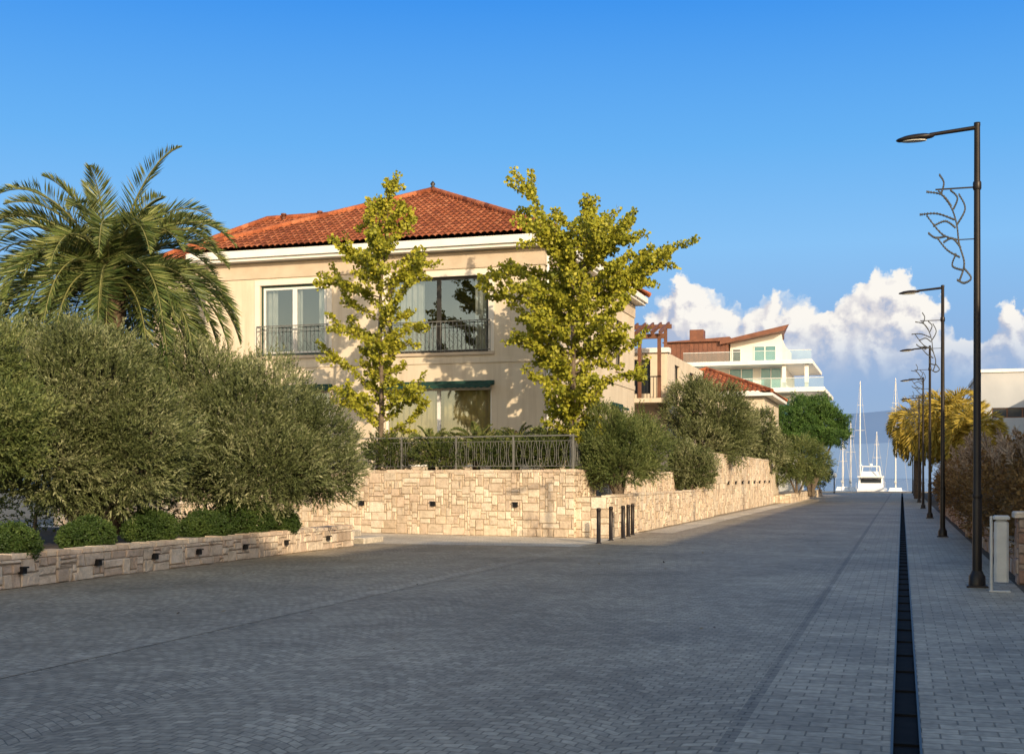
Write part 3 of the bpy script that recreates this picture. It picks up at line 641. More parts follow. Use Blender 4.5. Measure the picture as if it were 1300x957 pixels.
b=MB(); b.box(-19.2,-14.0,106.6,116,11.19,13.05); b.hexa([(-19.5,106.3,13.05),(-13.8,106.3,13.05),(-13.8,116,13.05),(-19.5,116,13.05)],[(-19.5,106.3,13.1),(-13.8,106.3,13.4),(-13.8,116,13.4),(-19.5,116,13.1)])
for kk in range(14): b.box(-19.1+kk*.38,-19.05+kk*.38,106.56,106.6,11.19,13.0)
b.build('clad_volume',M['copper'],th)
b=MB(); b.bbox(-17.6,-16.4,109,110.2,13.2,14.4,.03); b.build('chimney',M['copper'],th)
fcm=Fac((-13.9,107.5),(1,0),(0,-1)); fcl=Fac((-18.5,107),(1,0),(0,-1)); fcb=Fac((-19.5,106),(1,0),(0,-1))
def flatwin(fc,a0,a1,z0,z1,n,gl='tealglass',fm='white'):
    b=MB(); fbox(b,fc,a0,a1,z0,z1,-.03,0); f=b.build('window',M[gl],th)
    b=MB()
    for i in range(n+1):
        a=a0+(a1-a0)*i/n; fbox(b,fc,a-.04,a+.04,z0,z1,-.07,-.031)
    fbox(b,fc,a0,a1,z1-.002,z1+.07,-.07,-.002); b.build('frame',M[fm],f)
flatwin(fcm,2.0,3.8,11.2,12.6,2); flatwin(fcm,.2,.9,11.2,12.4,1,'darkglass'); flatwin(fcl,4.6,6.6,8.92,10.7,2); flatwin(fcl,1.0,3.2,8.92,10.6,2,'tealglass'); flatwin(fcl,7.2,8.9,8.92,10.7,2)
flatwin(fcb,6.0,8.2,6.2,8.2,2); flatwin(fcb,8.9,10.7,6.2,8.2,2); flatwin(fcb,2.0,4.4,6.2,8.2,2)
for (xa,xb,y_,z) in ((-18.9,-6.0,103.98,8.882),(-17.4,-7.0,104.48,11.162)):
    b=MB(); b.face([(xa,y_,z),(xb,y_,z),(xb,y_,z+.75),(xa,y_,z+.75)]); b.build('glass_balustrade',M['clearglass'],th)
    b=MB(); b.bar((xa,y_,z+.77),(xb,y_,z+.77),.05); b.build('handrail',M['mast'],th)
for xx in (-7.4,-9.2):
    b=MB(); b.bar((xx,105,8.89),(xx,105,10.8),.3); b.build('column',M['white'],th)
# ---------------------------------------------------------------- right building, shade put into its wall colour
th=thing('flat_roof_building','flat roofed white modern building with shaded wall colour at the right edge beyond the hedge','building',(12,112,0))
b=MB(); fc=Fac((6.0,106.5),(1,0),(0,-1)); wall(b,fc,0,16,0,9.9,[(.8,4.2,6.3,7.1),(6,12,6.3,7.1)]); sd=Fac((6.0,124),(0,-1),(-1,0)); wall(b,sd,0,17.5,0,9.9,[(4,8,5.8,7.2)]); b.face([(6,106.5,9.9),(22,106.5,9.9),(22,124,9.9),(6,124,9.9)]); b.build('wall',M['shadewall'],th)
b=MB(); b.box(5.85,22,106.35,124,9.9,10.15); b.build('parapet',M['white'],th)
window(th,fc,.8,4.2,6.3,7.1,3,1,'wood',glass='darkglass',sill=False); window(th,fc,6,12,6.3,7.1,4,1,'wood',glass='darkglass',sill=False); window(th,sd,4,8,5.8,7.2,3,1,'darkframe',glass='darkglass')
# ---------------------------------------------------------------- unseen blocks on the near right, added and sized to shade the street
def block(x0,x1,y0,y1,h,label):
    th=thing('unseen_shade_block',label,'building',((x0+x1)/2,(y0+y1)/2,0)); b=MB(); fc=Fac((x0,y1),(0,-1),(-1,0)); L=y1-y0; ops=[]
    n=max(1,int(L/4))
    for i in range(n):
        for j in range(int(h/3.1)):
            a=L*(i+.5)/n; ops.append((a-.7,a+.7,j*3.1+.9,j*3.1+2.5))
    wall(b,fc,0,L,0,h,ops,.15); wall(b,Fac((x0,y0),(1,0),(0,-1)),0,x1-x0,0,h); wall(b,Fac((x1,y0),(0,1),(1,0)),0,L,0,h); wall(b,Fac((x1,y1),(-1,0),(0,1)),0,x1-x0,0,h)
    b.face([(x0,y0,h),(x1,y0,h),(x1,y1,h),(x0,y1,h)]); b.build('wall',M['whitewall'],th)
    b=MB(); b.box(x0-.2,x1+.2,y0-.1,y1+.1,h,h+.25); b.build('parapet',M['white'],th)
    for o in ops: window(th,fc,*o,cols=2,fm='white',rev=.15,glass='darkglass',sill=False)
block(12.2,27,-56,-9.0,13.1,'tall unseen white block on the near right, added to shade the foreground')
block(12.2,26,-8.6,-.3,12.0,'unseen white block next to the tallest one, added for its street shadow')
block(12.2,26,.1,3.2,10.4,'narrow unseen white block between two others, added to step the shadow edge')
block(12.2,25,3.5,103,8.95,'long low unseen white block along the right, added to shade the street')
# ---------------------------------------------------------------- vegetation generators
def crown(lumps,nsh,per,shlen,leaf,seed,upb=.5,inner=.6,rough=.12,spread=.45,gap=-9):
    g=np.random.default_rng(seed); Lm=np.array(lumps,float)
    w=(Lm[:,3]*Lm[:,4]*Lm[:,5])**(2/3); w/=w.sum()
    idx=g.choice(len(Lm),nsh,p=w); d=nrm(g.normal(size=(nsh,3)))
    rad=inner+(1-inner)*g.random(nsh)**.45
    ph=idx*1.7+seed
    wob=1+rough*(np.sin(d[:,0]*5+ph)+np.sin(d[:,1]*6+ph*2)+np.sin(d[:,2]*7+d[:,0]*4+ph))+rough*.35*g.normal(size=nsh)
    P=Lm[idx,:3]+d*Lm[idx,3:]*(rad*wob)[:,None]
    s=np.mean(Lm[:,3:]); k=4.2/max(s,.3)
    nz=np.sin(P[:,0]*k+seed)+np.sin(P[:,1]*k*1.1+1)+np.sin(P[:,2]*k*1.2+2+P[:,0]*k*.5)
    keep=nz>gap; P=P[keep];d=d[keep];nz=nz[keep]; nsh=len(P)
    D=nrm(d*.8+np.array([0,0,upb])+g.normal(size=(nsh,3))*.33)
    sl=shlen*(.55+.9*g.random(nsh))
    tt=(np.arange(per)+.5)/per
    C=P[:,None,:]+D[:,None,:]*(tt[None,:,None]*sl[:,None,None])
    LD=nrm(D[:,None,:]*(1-spread)+nrm(g.normal(size=(nsh,per,3)))*spread)
    C=C.reshape(-1,3); LD=LD.reshape(-1,3); n=len(C)
    L=leaf[0]*(.6+.7*g.random(n)); W=leaf[1]*(.7+.6*g.random(n))
    r=np.clip(np.repeat(.5+.12*nz+.18*g.normal(size=nsh),per)*.65+.35*g.random(n),0,1)
    return leafquads(C,LD,L,W,g),r
def stems(b,base,lumps,r0,seed,split=.35):
    R=random.Random(seed); base=Vector(base)
    for l in lumps:
        tgt=Vector(l[:3]); p=[base+Vector((R.uniform(-.5,.5)*r0*2,R.uniform(-.5,.5)*r0*2,-.05))]
        mid=base.lerp(tgt,split)+Vector((R.uniform(-.2,.2),R.uniform(-.2,.2),0))*min(1,r0*6); mid.z=base.z+(tgt.z-base.z)*(split+.1)
        p+=[mid,base.lerp(tgt,.75)+Vector((R.uniform(-.15,.15),R.uniform(-.15,.15),.05)),tgt+Vector((0,0,l[5]*.3))]
        b.tube(p,[r0,r0*.72,r0*.45,r0*.15],7)
        for k in range(5):
            q=tgt+Vector((R.uniform(-1,1)*l[3],R.uniform(-1,1)*l[4],R.uniform(-.2,.9)*l[5]))*.75
            b.tube([p[2],p[2].lerp(q,.5)+Vector((0,0,.1)),q],[r0*.35,r0*.22,r0*.08],5)
def bushtree(name,label,cat,base,lumps,nsh,per,shlen,leaf,seed,mat,r0=.1,group=None,**k):
    th=thing(name,label,cat,base,group)
    b=MB(); stems(b,base,lumps,r0,seed); b.build('trunk',M['bark'],th)
    V,r=crown(lumps,nsh,per,shlen,leaf,seed,**k); quads('crown',V,r,M[mat],th); return th
def lump(px,py,d,rpx,rpy=None,rd=None):
    x,y=at(px,d); s=d/FP; rpy=rpy or rpx
    return (x,y,zz(py,d),rpx*s,(rd or rpx)*s,rpy*s)
OL=(.08,.02)
x,y=at(300,27.5)
bushtree('olive_bush','large rounded grey green olive bush at the right end of the planter','olive',(x,y,.36),
  [lump(322,546,26.5,86,74),lump(258,520,27,76,74),lump(388,568,26.8,54,56),lump(250,575,26,65,60),lump(330,592,26,85,46),lump(212,532,27.5,58,68),lump(408,599,26.5,43,34)],17000,14,.29,OL,101,'olive',.13,'big olive bushes in the left planter',upb=.35,inner=.7,spread=.38,rough=.1)
x,y=at(105,23)
bushtree('olive_bush','large grey green olive bush in the middle of the planter below the palm','olive',(x,y,.36),
  [lump(105,516,22.5,90,82),lump(45,504,23.5,80,76),lump(165,558,22.5,68,68),lump(70,575,22,80,62),lump(150,599,22.5,62,44),lump(118,470,23,64,50)],16000,14,.27,OL,102,'olive',.12,'big olive bushes in the left planter',upb=.35,inner=.7,spread=.38,rough=.1)
x,y=at(-30,20.5)
bushtree('olive_bush','greener leaning olive bush at the left edge of the photo','olive',(x,y,.36),
  [lump(-30,540,20.5,75,60),lump(5,560,20.5,38,40),lump(-60,480,21,80,70)],6500,13,.28,OL,103,'olive2',.1,'big olive bushes in the left planter',inner=.7)
th=thing('hedge','dark green hedge behind the olive bushes','hedge',(-22,27,.36))
V,r=crown([(-30+i*1.5,25.0-.05*i,1.5,1.2,.7,1.25) for i in range(11)],5200,12,.25,(.07,.035),104,inner=.5); quads('foliage',V,r,M['shrub'],th)
b=MB()
for i in range(11): b.tube([(-30+i*1.5,25.0,.3),(-30+i*1.5+.1,25.05,1.6)],[.05,.02],6)
b.build('stem',M['bark'],th)
SH=[('leftmost clipped shrub in the planter',35,693,18.6,50,26),('second clipped shrub from the left in the planter, under the middle olive bush',134,680,20.7,38,22),
    ('clipped boxwood mound left of the middle of the planter',212,670,22.6,33,22),('clipped boxwood mound third from the right end of the planter',278,669,24.2,30,20),
    ('large clipped boxwood mound second from the right end of the planter',326,660,25.6,36,27),('rightmost small clipped boxwood mound at the planter end',374,664,26.5,20,16)]
for i,(lb,px,py,d,a,c) in enumerate(SH):
    l=lump(px,py,d,a,c,c*1.5); l=(l[0]-.3,)+l[1:]; x,y=l[0],l[1]
    th=thing('boxwood_shrub',lb,'shrub',(x,y,.36),'clipped shrubs in the left planter')
    s1=(l[0]-.12,l[1]+l[3]*.36,l[2]-l[5]*.12,l[4]*.85,l[4]*.85,l[5]*.82); s2=(l[0]-.05,l[1]-l[3]*.36,l[2]-l[5]*.14,l[4]*.8,l[4]*.8,l[5]*.78)
    V,r=crown([(l[0],l[1],l[2],l[4],l[3]*.62,l[5]),s1,s2],3800,9,.05,(.032,.022),120+i,inner=.82,rough=.03,spread=.8,upb=.2); quads('foliage',V,r,M['box'],th)
    b=MB(); b.tube([(x,y,.3),(x,y,l[2])],[.04,.02],6); b.build('stem',M['bark'],th)
def palm(label,base,zc,nf,L,seed,mat='palm',group=None,name='palm_tree',r0=.28,droop=1.0,lw=.045,ll=.5,lo=-25,hi=85,npairs=46,rib='palmrib'):
    g=np.random.default_rng(seed); th=thing(name,label,'palm',base,group)
    bx,by,bz=base; b=MB(); n=14
    pts=[(bx,by,bz-.05+(zc-bz)*i/n) for i in range(n+1)]; b.tube(pts,[r0*(1+.08*(i%2))*(1.0 if i<n-2 else 1.15) for i in range(n+1)],10)
    b.lathe([(r0*1.15,0),(r0*1.4,.2),(r0*1.1,.45),(r0*.3,.7)],(bx,by,zc-.25),10); b.build('trunk',M['palmbark'],th)
    rb=MB(); Cs=[];Ds=[];Ls=[];Rs=[]
    for f in range(nf):
        az=f*2.39996+g.normal()*.15; u=(f+.5)/nf; el=math.radians(hi+(lo-hi)*u**.85+g.normal()*6)
        d=np.array([math.cos(az)*math.cos(el),math.sin(az)*math.cos(el),math.sin(el)]); p=np.array([bx,by,zc])+d*r0*.6
        fl=L*(.85+.3*g.random())*(.72+.28*min(1,u*5)); K=16; P=[p.copy()]; DD=[d.copy()]
        for k in range(K):
            d=d+np.array([0,0,-droop*(.03+.012*k)*(math.cos(el)*.8+.35)]); d/=np.linalg.norm(d); p=p+d*fl/K; P.append(p.copy()); DD.append(d.copy())
        P=np.array(P);DD=np.array(DD); rb.tube([tuple(q) for q in P],[.03*(1-.85*i/K)+.004 for i in range(K+1)],4,False,.7)
        tw=g.normal()*.3
        for k in range(npairs):
            s=.10+.9*k/npairs; fi=s*K; i=min(int(fi),K-1); q=P[i]+(P[i+1]-P[i])*(fi-i); dd=DD[i]
            sd=np.cross(dd,[0,0,1.0]); sd/=max(np.linalg.norm(sd),1e-6); upv=np.cross(sd,dd)
            for sg in (-1,1):
                v=sd*sg*(.85-.35*s)+dd*(.45+.5*s)+upv*(.30+tw*sg*.4)+g.normal(size=3)*.07-np.array([0,0,.10*droop])
                Cs.append(q);Ds.append(v/np.linalg.norm(v));Ls.append(ll*(math.sin(math.pi*min(1,.12+.9*s))**.6*.9+.1)*(.85+.3*g.random())*L/2.8);Rs.append(np.clip(.5+.25*g.normal()+(.25-.5*u)*.6,0,1))
    rb.build('frond_ribs',M[rib],th)
    V=leafquads(np.array(Cs),np.array(Ds),np.array(Ls),lw,g); quads('fronds',V,np.array(Rs),M[mat],th); return th
x,y=at(140,27.5); palm('large green date palm rising behind the olive bushes on the left',(x,y,.36),zz(352,27.5),104,3.3,203,droop=1.1,lw=.03,ll=.44,npairs=105,lo=-22,hi=70)
for i,(px,py,d,L,lb) in enumerate([(1165,535,95,3.0,'slender golden date palm behind the third street lamp'),(1203,528,84,3.4,'tallest golden date palm right of the second street lamp'),(1238,548,80,2.8,'low golden date palm left of the nearest lamp post')]):
    x,y=at(px,d); palm(lb,(x,y,0),zz(py,d),70,L,210+i,'goldpalm','golden palms on the right',droop=2.1,lw=.085,ll=.8,lo=-60,hi=75,npairs=34,rib='goldpalm')
for i,(px,d,L,zc,lb) in enumerate([(548,36.3,.8,2.45,'leftmost small cycad palm behind the terrace railing'),(605,36.6,.9,2.5,'small cycad palm below the ground floor window, second from the left'),(655,36.2,.85,2.5,'small cycad palm behind the railing, second from the right'),(700,35.6,.9,2.5,'rightmost small cycad palm at the terrace corner')]):
    x,y=at(px,d); palm(lb,(x,y,1.74),zc,30,L,220+i,'palm','cycad palms on the terrace','cycad_palm',r0=.11,droop=.9,lw=.028,ll=.62,lo=0,hi=70,npairs=36)
for i,(px,py,d,a,c,lb) in enumerate([(492,575,36.6,26,20,'dark shrub behind the left end of the terrace railing'),(560,578,35.8,30,15,'low dark shrub behind the railing below the left cycad'),(632,577,35.5,32,17,'low dark shrub behind the middle of the railing'),(690,573,35.2,28,20,'dark shrub at the right end of the railing')]):
    x,y=at(px,d); bushtree('terrace_shrub',lb,'shrub',(x,y,1.74),[lump(px,py,d,a,c),lump(px+14,py+4,d,a*.7,c*.7)],1100,10,.2,(.06,.03),130+i,'shrub',.03,'shrubs on the terrace')
def ginkgo(label,base,top,prof,nb,seed,lean=(0,0),f0=.18,r0=.085,sp=.1,per=8,lf=.105):
    R=random.Random(seed); g=np.random.default_rng(seed); th=thing('ginkgo_tree',label,'tree',base,'yellowing ginkgo trees')
    bx,by,bz=base; Hh=top-bz; b=MB(); K=14; tr=[]
    for i in range(K+1):
        s=i/K; tr.append(Vector((bx+lean[0]*s+.06*math.sin(s*9+seed),by+lean[1]*s+.06*math.cos(s*7),bz-.05+Hh*s)))
    b.tube(tr,[r0*(1-.9*i/K)+.006 for i in range(K+1)],8)
    def pf(s):
        for (a,ra),(c,rc) in zip(prof,prof[1:]):
            if a<=s<=c: return ra+(rc-ra)*(s-a)/(c-a)
        return prof[-1][1]
    segs=[]
    for i in range(nb):
        s=f0+(1-f0-.02)*((i+R.random()*.9)/nb); fi=s*K; k=min(int(fi),K-1); p=tr[k].lerp(tr[k+1],fi-k)
        az=i*2.4+R.uniform(-.5,.5); ln=pf(s)*R.choice([.6,.75,.9,1.0,1.2]); el=math.radians(R.uniform(0,40)+16*s)
        d=Vector((math.cos(az)*math.cos(el),math.sin(az)*math.cos(el),math.sin(el)))
        pts=[p.copy()]; n=6
        for j in range(n):
            d=(d+Vector((R.uniform(-.15,.15),R.uniform(-.15,.15),R.uniform(-.08,.12)))).normalized(); p=p+d*ln/n; pts.append(p.copy())
        br=max(.008,r0*.34*(1-s*.7)); b.tube(pts,[br*(1-.8*j/n)+.003 for j in range(n+1)],5,False); segs.append((pts,ln))
        for q in range(int(1+ln*1.7)):
            j=R.randint(2,n-1); spt=pts[j]; a2=az+R.uniform(-1.1,1.1); e2=math.radians(R.uniform(-15,55)); d2=Vector((math.cos(a2)*math.cos(e2),math.sin(a2)*math.cos(e2),math.sin(e2))); l2=ln*R.uniform(.2,.42)+.1
            pp=[spt,spt+d2*l2*.5+Vector((0,0,.03)),spt+d2*l2+Vector((0,0,.07))]; b.tube(pp,[br*.5,br*.35,.003],4,False); segs.append((pp,l2))
    segs.append((tr[int(K*.7):],Hh*.3))
    C=[]
    for pts,ln in segs:
        n=max(2,int(ln/sp))
        for i in range(n):
            s=(.14+.86*(i+R.random())/n)*(len(pts)-1); k=min(int(s),len(pts)-2); C.append(pts[k].lerp(pts[k+1],min(s-k,1)))
    C=np.array(C); n=len(C)
    D=nrm(g.normal(size=(n,per,3))+np.array([0,0,.25])); base_=C[:,None,:]+D*.04+g.normal(size=(n,per,3))*.03
    r=np.clip(np.repeat(.5+.2*g.normal(size=n),per)*.6+.4*g.random(n*per),0,1)
    D2=nrm(D+g.normal(size=D.shape)*.5).reshape(-1,3)
    b.build('trunk',M['bark'],th)
    V=leafquads(base_.reshape(-1,3),D2,lf*(.6+.6*g.random(n*per)),lf,g); quads('crown',V,r,M['ginkgo'],th)
x,y=at(480,36.6); ginkgo('slender yellow green ginkgo tree in front of the villa, left of the wide one',(x,y,1.74),zz(224,36.6),[(0,1.2),(.18,1.7),(.28,1.5),(.38,1.15),(.5,1.5),(.62,2.1),(.75,1.6),(.86,.75),(1,.25)],56,301,(.25,0),.12,sp=.075,per=9)
x,y=at(720,35.2); ginkgo('broad yellow green ginkgo tree at the right corner of the villa',(x,y,1.74),zz(246,35.2),[(0,.2),(.12,.7),(.25,1.4),(.38,2.2),(.55,2.75),(.72,2.5),(.82,1.2),(.9,.5),(1,.2)],90,302,(.55,.1),.1,.1,sp=.078,per=10)
x,y=at(786,35.0)
bushtree('olive_tree','small gnarled olive tree in the corner planter by the bollards','olive',(x,y,1.0),[lump(770,560,35,38,36),lump(805,572,35.3,36,38),lump(785,585,34.8,42,28),lump(752,590,35,24,22)],6800,13,.26,(.07,.02),310,'olive2',.1,'smaller olives on the street side',gap=-1.7,spread=.36)
x,y=at(873,48.5)
bushtree('olive_tree','small round olive bush on the low street planter','olive',(x,y,1.05),[lump(873,592,48.5,28,28),lump(888,600,48.7,18,18),lump(858,598,48.4,16,18)],3400,12,.22,(.075,.026),311,'olive',.06,'smaller olives on the street side')
x,y=at(902,57)
bushtree('olive_tree','large spreading olive tree above the high street wall','olive',(x,y,.5),[lump(905,530,57,42,42),lump(878,520,57.5,30,34),lump(932,548,57,26,36),lump(890,565,56.5,40,28)],7600,12,.34,(.10,.032),312,'olive',.12,'smaller olives on the street side',spread=.36)
x,y=at(965,74)
bushtree('shrub_tree','yellowish green bush behind the far end of the high street wall','bush',(x,y,.3),[lump(962,552,74,24,30),lump(950,565,74,18,24),lump(980,572,75,18,22)],3200,10,.32,(.12,.05),313,'olive',.09)
x,y=at(1030,92)
bushtree('stone_pine','dark green umbrella pine in front of the modern building','pine',(x,y,.3),[lump(1012,535,92,28,22),lump(1048,540,92,26,20),lump(992,542,91,18,15),lump(1030,520,92.5,26,16),lump(1064,550,92,14,14),lump(1025,556,91,38,12)],8000,12,.3,(.15,.045),314,'pine',.14,spread=.6,inner=.55,rough=.16)
x,y=at(1012,84)
bushtree('weeping_bush','drooping grey green bush below the umbrella pine','bush',(x,y,.4),[lump(1015,582,84,30,22),lump(995,590,83,20,18),lump(1035,587,85,16,18)],3800,12,.4,(.12,.035),315,'olive2',.08,upb=-.2)
x,y=at(1042,104)
bushtree('round_shrub','small dark bush at the far end of the low planter','shrub',(x,y,.4),[lump(1042,603,104,12,12),lump(1030,606,102,10,10)],900,10,.3,(.12,.05),316,'shrub',.05)
x,y=at(858,64)
bushtree('round_tree','small green tree beside the pergola house','tree',(x,y,.5),[lump(858,500,64,16,18),lump(866,515,64,16,18)],1400,10,.3,(.11,.05),317,'shrub',.08)
bushtree('terrace_bush','dark bush on the terrace behind the small olive tree','shrub',(-9.2,41,1.74),[(-9.3,41,2.6,.7,1.2,.8),(-9.3,43.5,2.7,.7,1.2,.9),(-9.3,46,2.8,.7,1.2,1.0)],2600,10,.25,(.08,.035),318,'shrub',.05)
# ---------------------------------------------------------------- street lamps
def make_lamp():
    th=thing('street_lamp','x','street lamp')
    b=MB(); b.bbox(-.15,.15,-.15,.15,0,.03,.01); b.lathe([(.12,.03),(.115,.16),(.09,.2),(.075,.24)],n=14); b.build('base',M['lampmetal'],th)
    b=MB(); b.lathe([(.068,.2),(.066,1.25),(.056,1.3),(.05,4.0),(.042,6.72),(.046,6.74),(.046,6.78),(0,6.79)],n=14); b.build('pole',M['lampmetal'],th)
    b=MB(); b.lathe([(.07,1.3),(.075,1.33),(.07,1.36)],n=14); b.build('collar',M['lampmetal'],th)
    b=MB(); b.lathe([(.054,5.80),(.06,5.82),(.06,5.9),(.054,5.92)],n=12); b.build('collar',M['lampmetal'],th)
    b=MB(); b.tube([(0,0,6.71),(-.66,0,6.655)],[.032,.028],8); b.build('arm',M['lampmetal'],th)
    b=MB(); n=14
    rings=[[(-.86+.28*k*math.cos(2*math.pi*j/n),.11*k*math.sin(2*math.pi*j/n),6.618+zt+.07*.28*k*math.cos(2*math.pi*j/n)) for j in range(n)] for (k,zt) in ((.15,.058),(.6,.048),(.95,.02),(1,0),(.92,-.018))]
    base=len(b.v)
    for r_ in rings: b.v.extend(r_)
    for i in range(len(rings)-1):
        for j in range(n):
            j2=(j+1)%n; b.f.append((base+i*n+j,base+i*n+j2,base+(i+1)*n+j2,base+(i+1)*n+j)); b.r.append(.5); b.sm.append(True)
    b.face(rings[0],.5); b.face(rings[-1][::-1],.5)
    hd=b.build('lamp_head',M['lampmetal'],th)
    b=MB(); b.prism([(-.88+.18*math.cos(2*math.pi*j/12),.08*math.sin(2*math.pi*j/12)) for j in range(12)],6.575,6.588); b.build('lens',M['lens'],hd)
    return th
def make_ornament(th):
    sc=.0118
    T=lambda px,py,yo=0:((px-1237)*sc,yo,6.76-(py-158)*sc)
    b=MB(); b.bar(T(1237,236),T(1188,236),.02); b.build('ornament_bracket',M['lampmetal'],th)
    b=MB(); b.bar(T(1237,300),T(1213,300),.014); b.build('ornament_bracket',M['lampmetal'],th)
    b=MB()
    curves=[[(1216,352),(1222,330),(1216,305),(1213,280),(1206,258),(1192,238)],[(1214,300),(1196,292),(1178,268)],[(1211,275),(1190,266),(1170,266)],[(1207,258),(1196,243),(1178,238)],[(1217,322),(1202,312),(1190,296)],[(1213,282),(1223,262),(1216,244)],[(1195,241),(1198,228),(1193,218)],[(1220,338),(1208,332),(1212,318)],[(1221,335),(1230,348),(1222,354),(1214,350)],[(1200,295),(1188,296),(1180,290)],[(1212,285),(1200,276),(1186,281)],[(1218,310),(1208,298),(1198,302)],[(1209,262),(1214,248),(1206,238)]]
    for c in curves:
        pts=[]
        for i in range(len(c)-1):
            p0=c[max(i-1,0)];p1=c[i];p2=c[i+1];p3=c[min(i+2,len(c)-1)]
            for k in range(6):
                u=k/6; f=lambda a,b_,c_,d_:.5*((2*b_)+(-a+c_)*u+(2*a-5*b_+4*c_-d_)*u*u+(-a+3*b_-3*c_+d_)*u**3)
                pts.append((f(p0[0],p1[0],p2[0],p3[0]),f(p0[1],p1[1],p2[1],p3[1])))
        pts.append(c[-1]); W=[T(*p) for p in pts]; n=len(W); b.tube(W,[.015-.006*i/n for i in range(n)],5,True)
        for i in range(1,n,1): b.tube([T(pts[i][0]-.8,pts[i][1]),T(pts[i][0]+.8,pts[i][1])],.019,6,True)
    b.build('light_ornament',M['ornament'],th)
lamp=make_lamp(); make_ornament(lamp)
LB=['nearest tall black street lamp beside the grey litter bin at the right','second black street lamp from the camera with a wire light ornament','third black street lamp from the camera, left of the golden palms','fourth black street lamp from the camera','fifth black street lamp from the camera','sixth black street lamp counted away from the camera','seventh black street lamp counted away from the camera','farthest small black street lamp near the quay']
for kk in range(8):
    o=lamp if kk==0 else copy_tree(lamp)
    o.location=(1.05,19.6+16.3*kk,0); tag(o,LB[kk],'street lamp','black street lamps along the right pavement')
th=thing('litter_bin','slim pale grey panel shaped litter bin on the pavement next to the nearest street lamp','bin',(1.25,18.9,0))
b=MB(); b.bbox(1.17,1.45,18.84,18.96,0,.02,.005); b.tube([(1.2,18.9,.01),(1.2,18.9,1.06)],.022,10); b.build('post',M['steel'],th)
b=MB(); b.bbox(1.235,1.425,18.82,18.98,.14,1.0,.03); b.build('body',M['steel'],th)
b=MB(); b.bbox(1.22,1.44,18.805,18.995,1.015,1.07,.02); b.box(1.26,1.4,18.85,18.95,1.0,1.016); b.build('lid',M['steel'],th)
th=thing('bollard','x','bollard'); b=MB(); b.lathe([(.075,0),(.075,.02),(.052,.03),(.05,.78)],n=14); b.build('post',M['lampmetal'],th)
b=MB(); b.lathe([(.05,.782),(.056,.79),(.056,.83),(.05,.86),(0,.87)],n=14); b.build('cap',M['lampmetal'],th)
BL=['dark bollard nearest the camera, leftmost in its row','second dark bollard from the left','third dark bollard from the left, in front of the corner planter','fourth dark bollard from the left in the close set part of the row','rightmost and farthest dark bollard in the row']
for kk,(px,py) in enumerate([(760,690),(775.5,686),(791,683.5),(797.5,681),(803,679)]):
    o=th if kk==0 else copy_tree(th); d=CH*FP/(py-HY); x,y=at(px,d); o.location=(x,y,0); tag(o,BL[kk],'bollard','dark bollards by the corner planter')
for kk,(px,py,d,lb) in enumerate([(1172,576,92,'white globe lamp on the right of the street end'),(1059,603,128,'small white globe lamp at the left of the quay')]):
    x,y=at(px,d); zc=zz(py,d); th=thing('globe_lamp',lb,'lamp',(x,y,0),'white globe lamps')
    b=MB(); b.lathe([(.1,0),(.06,.1),(.05,zc-.3),(.09,zc-.28),(.09,zc-.24)],(x,y,0),10); b.build('post',M['lampmetal'],th)
    b=MB(); b.lathe([(.28*math.sin(math.pi*i/10),-.28*math.cos(math.pi*i/10)) for i in range(11)],(x,y,zc),14); b.build('globe',M['globe'],th)
for kk,(yy,lb) in enumerate([(20.4,'reddish stone gate pier at the right edge beside the litter bin'),(36,'second reddish stone pier along the right pavement, farther away')]):
    th=thing('stone_pier',lb,'pier',(1.85,yy,0),'stone piers along the right pavement')
    b=MB(); b.box(1.66,2.04,yy-.2,yy+.2,-.02,1.0,.02); stones(b,(1.66,yy-.2),(2.04,yy-.2),(0,-1),0,1.0,40+kk); stones(b,(1.66,yy+.2),(1.66,yy-.2),(-1,0),0,1.0,50+kk); b.build('shaft',M['pierstone'],th)
    b=MB(); b.bbox(1.6,2.1,yy-.26,yy+.26,1.0,1.09,.02); b.build('cap',M['planterstone'],th)
th=thing('garden_wall','low reddish stone wall behind the right pavement under the grasses','wall',(1.9,40,0))
b=MB(); b.box(1.76,1.98,20.7,66,-.02,.5,.02); stones(b,(1.76,66),(1.76,20.7),(-1,0),0,.5,60,.14,.12,maxh=2); b.build('stonework',M['pierstone'],th)
b=MB(); capping(b,(1.76,66),(1.76,20.7),(-1,0),.3,.5,.05,61); b.build('coping',M['planterstone'],th)
for kk,(ya_,yb_,lb) in enumerate([(22,40,'brown leaved hedge behind the nearest right wall'),(42,66,'brown leaved hedge farther along the right pavement')]):
    th=thing('hedge',lb,'hedge',(2.6,(ya_+yb_)/2,0),'brown hedges on the right'); n=int((yb_-ya_)/1.4)
    V,r=crown([(2.5+.15*math.sin(i*2.1+kk),ya_+(yb_-ya_)*i/(n-1),1.15,.82,1.0,.95+.14*math.sin(i*1.7)) for i in range(n)],10000,12,.25,(.08,.045),330+kk,inner=.6,rough=.1); quads('foliage',V,r,M['redhedge'],th)
    b=MB()
    for i in range(n): b.tube([(2.6,ya_+(yb_-ya_)*i/(n-1),-.05),(2.6,ya_+(yb_-ya_)*i/(n-1),1.2)],[.05,.02],6)
    b.build('stem',M['bark'],th)
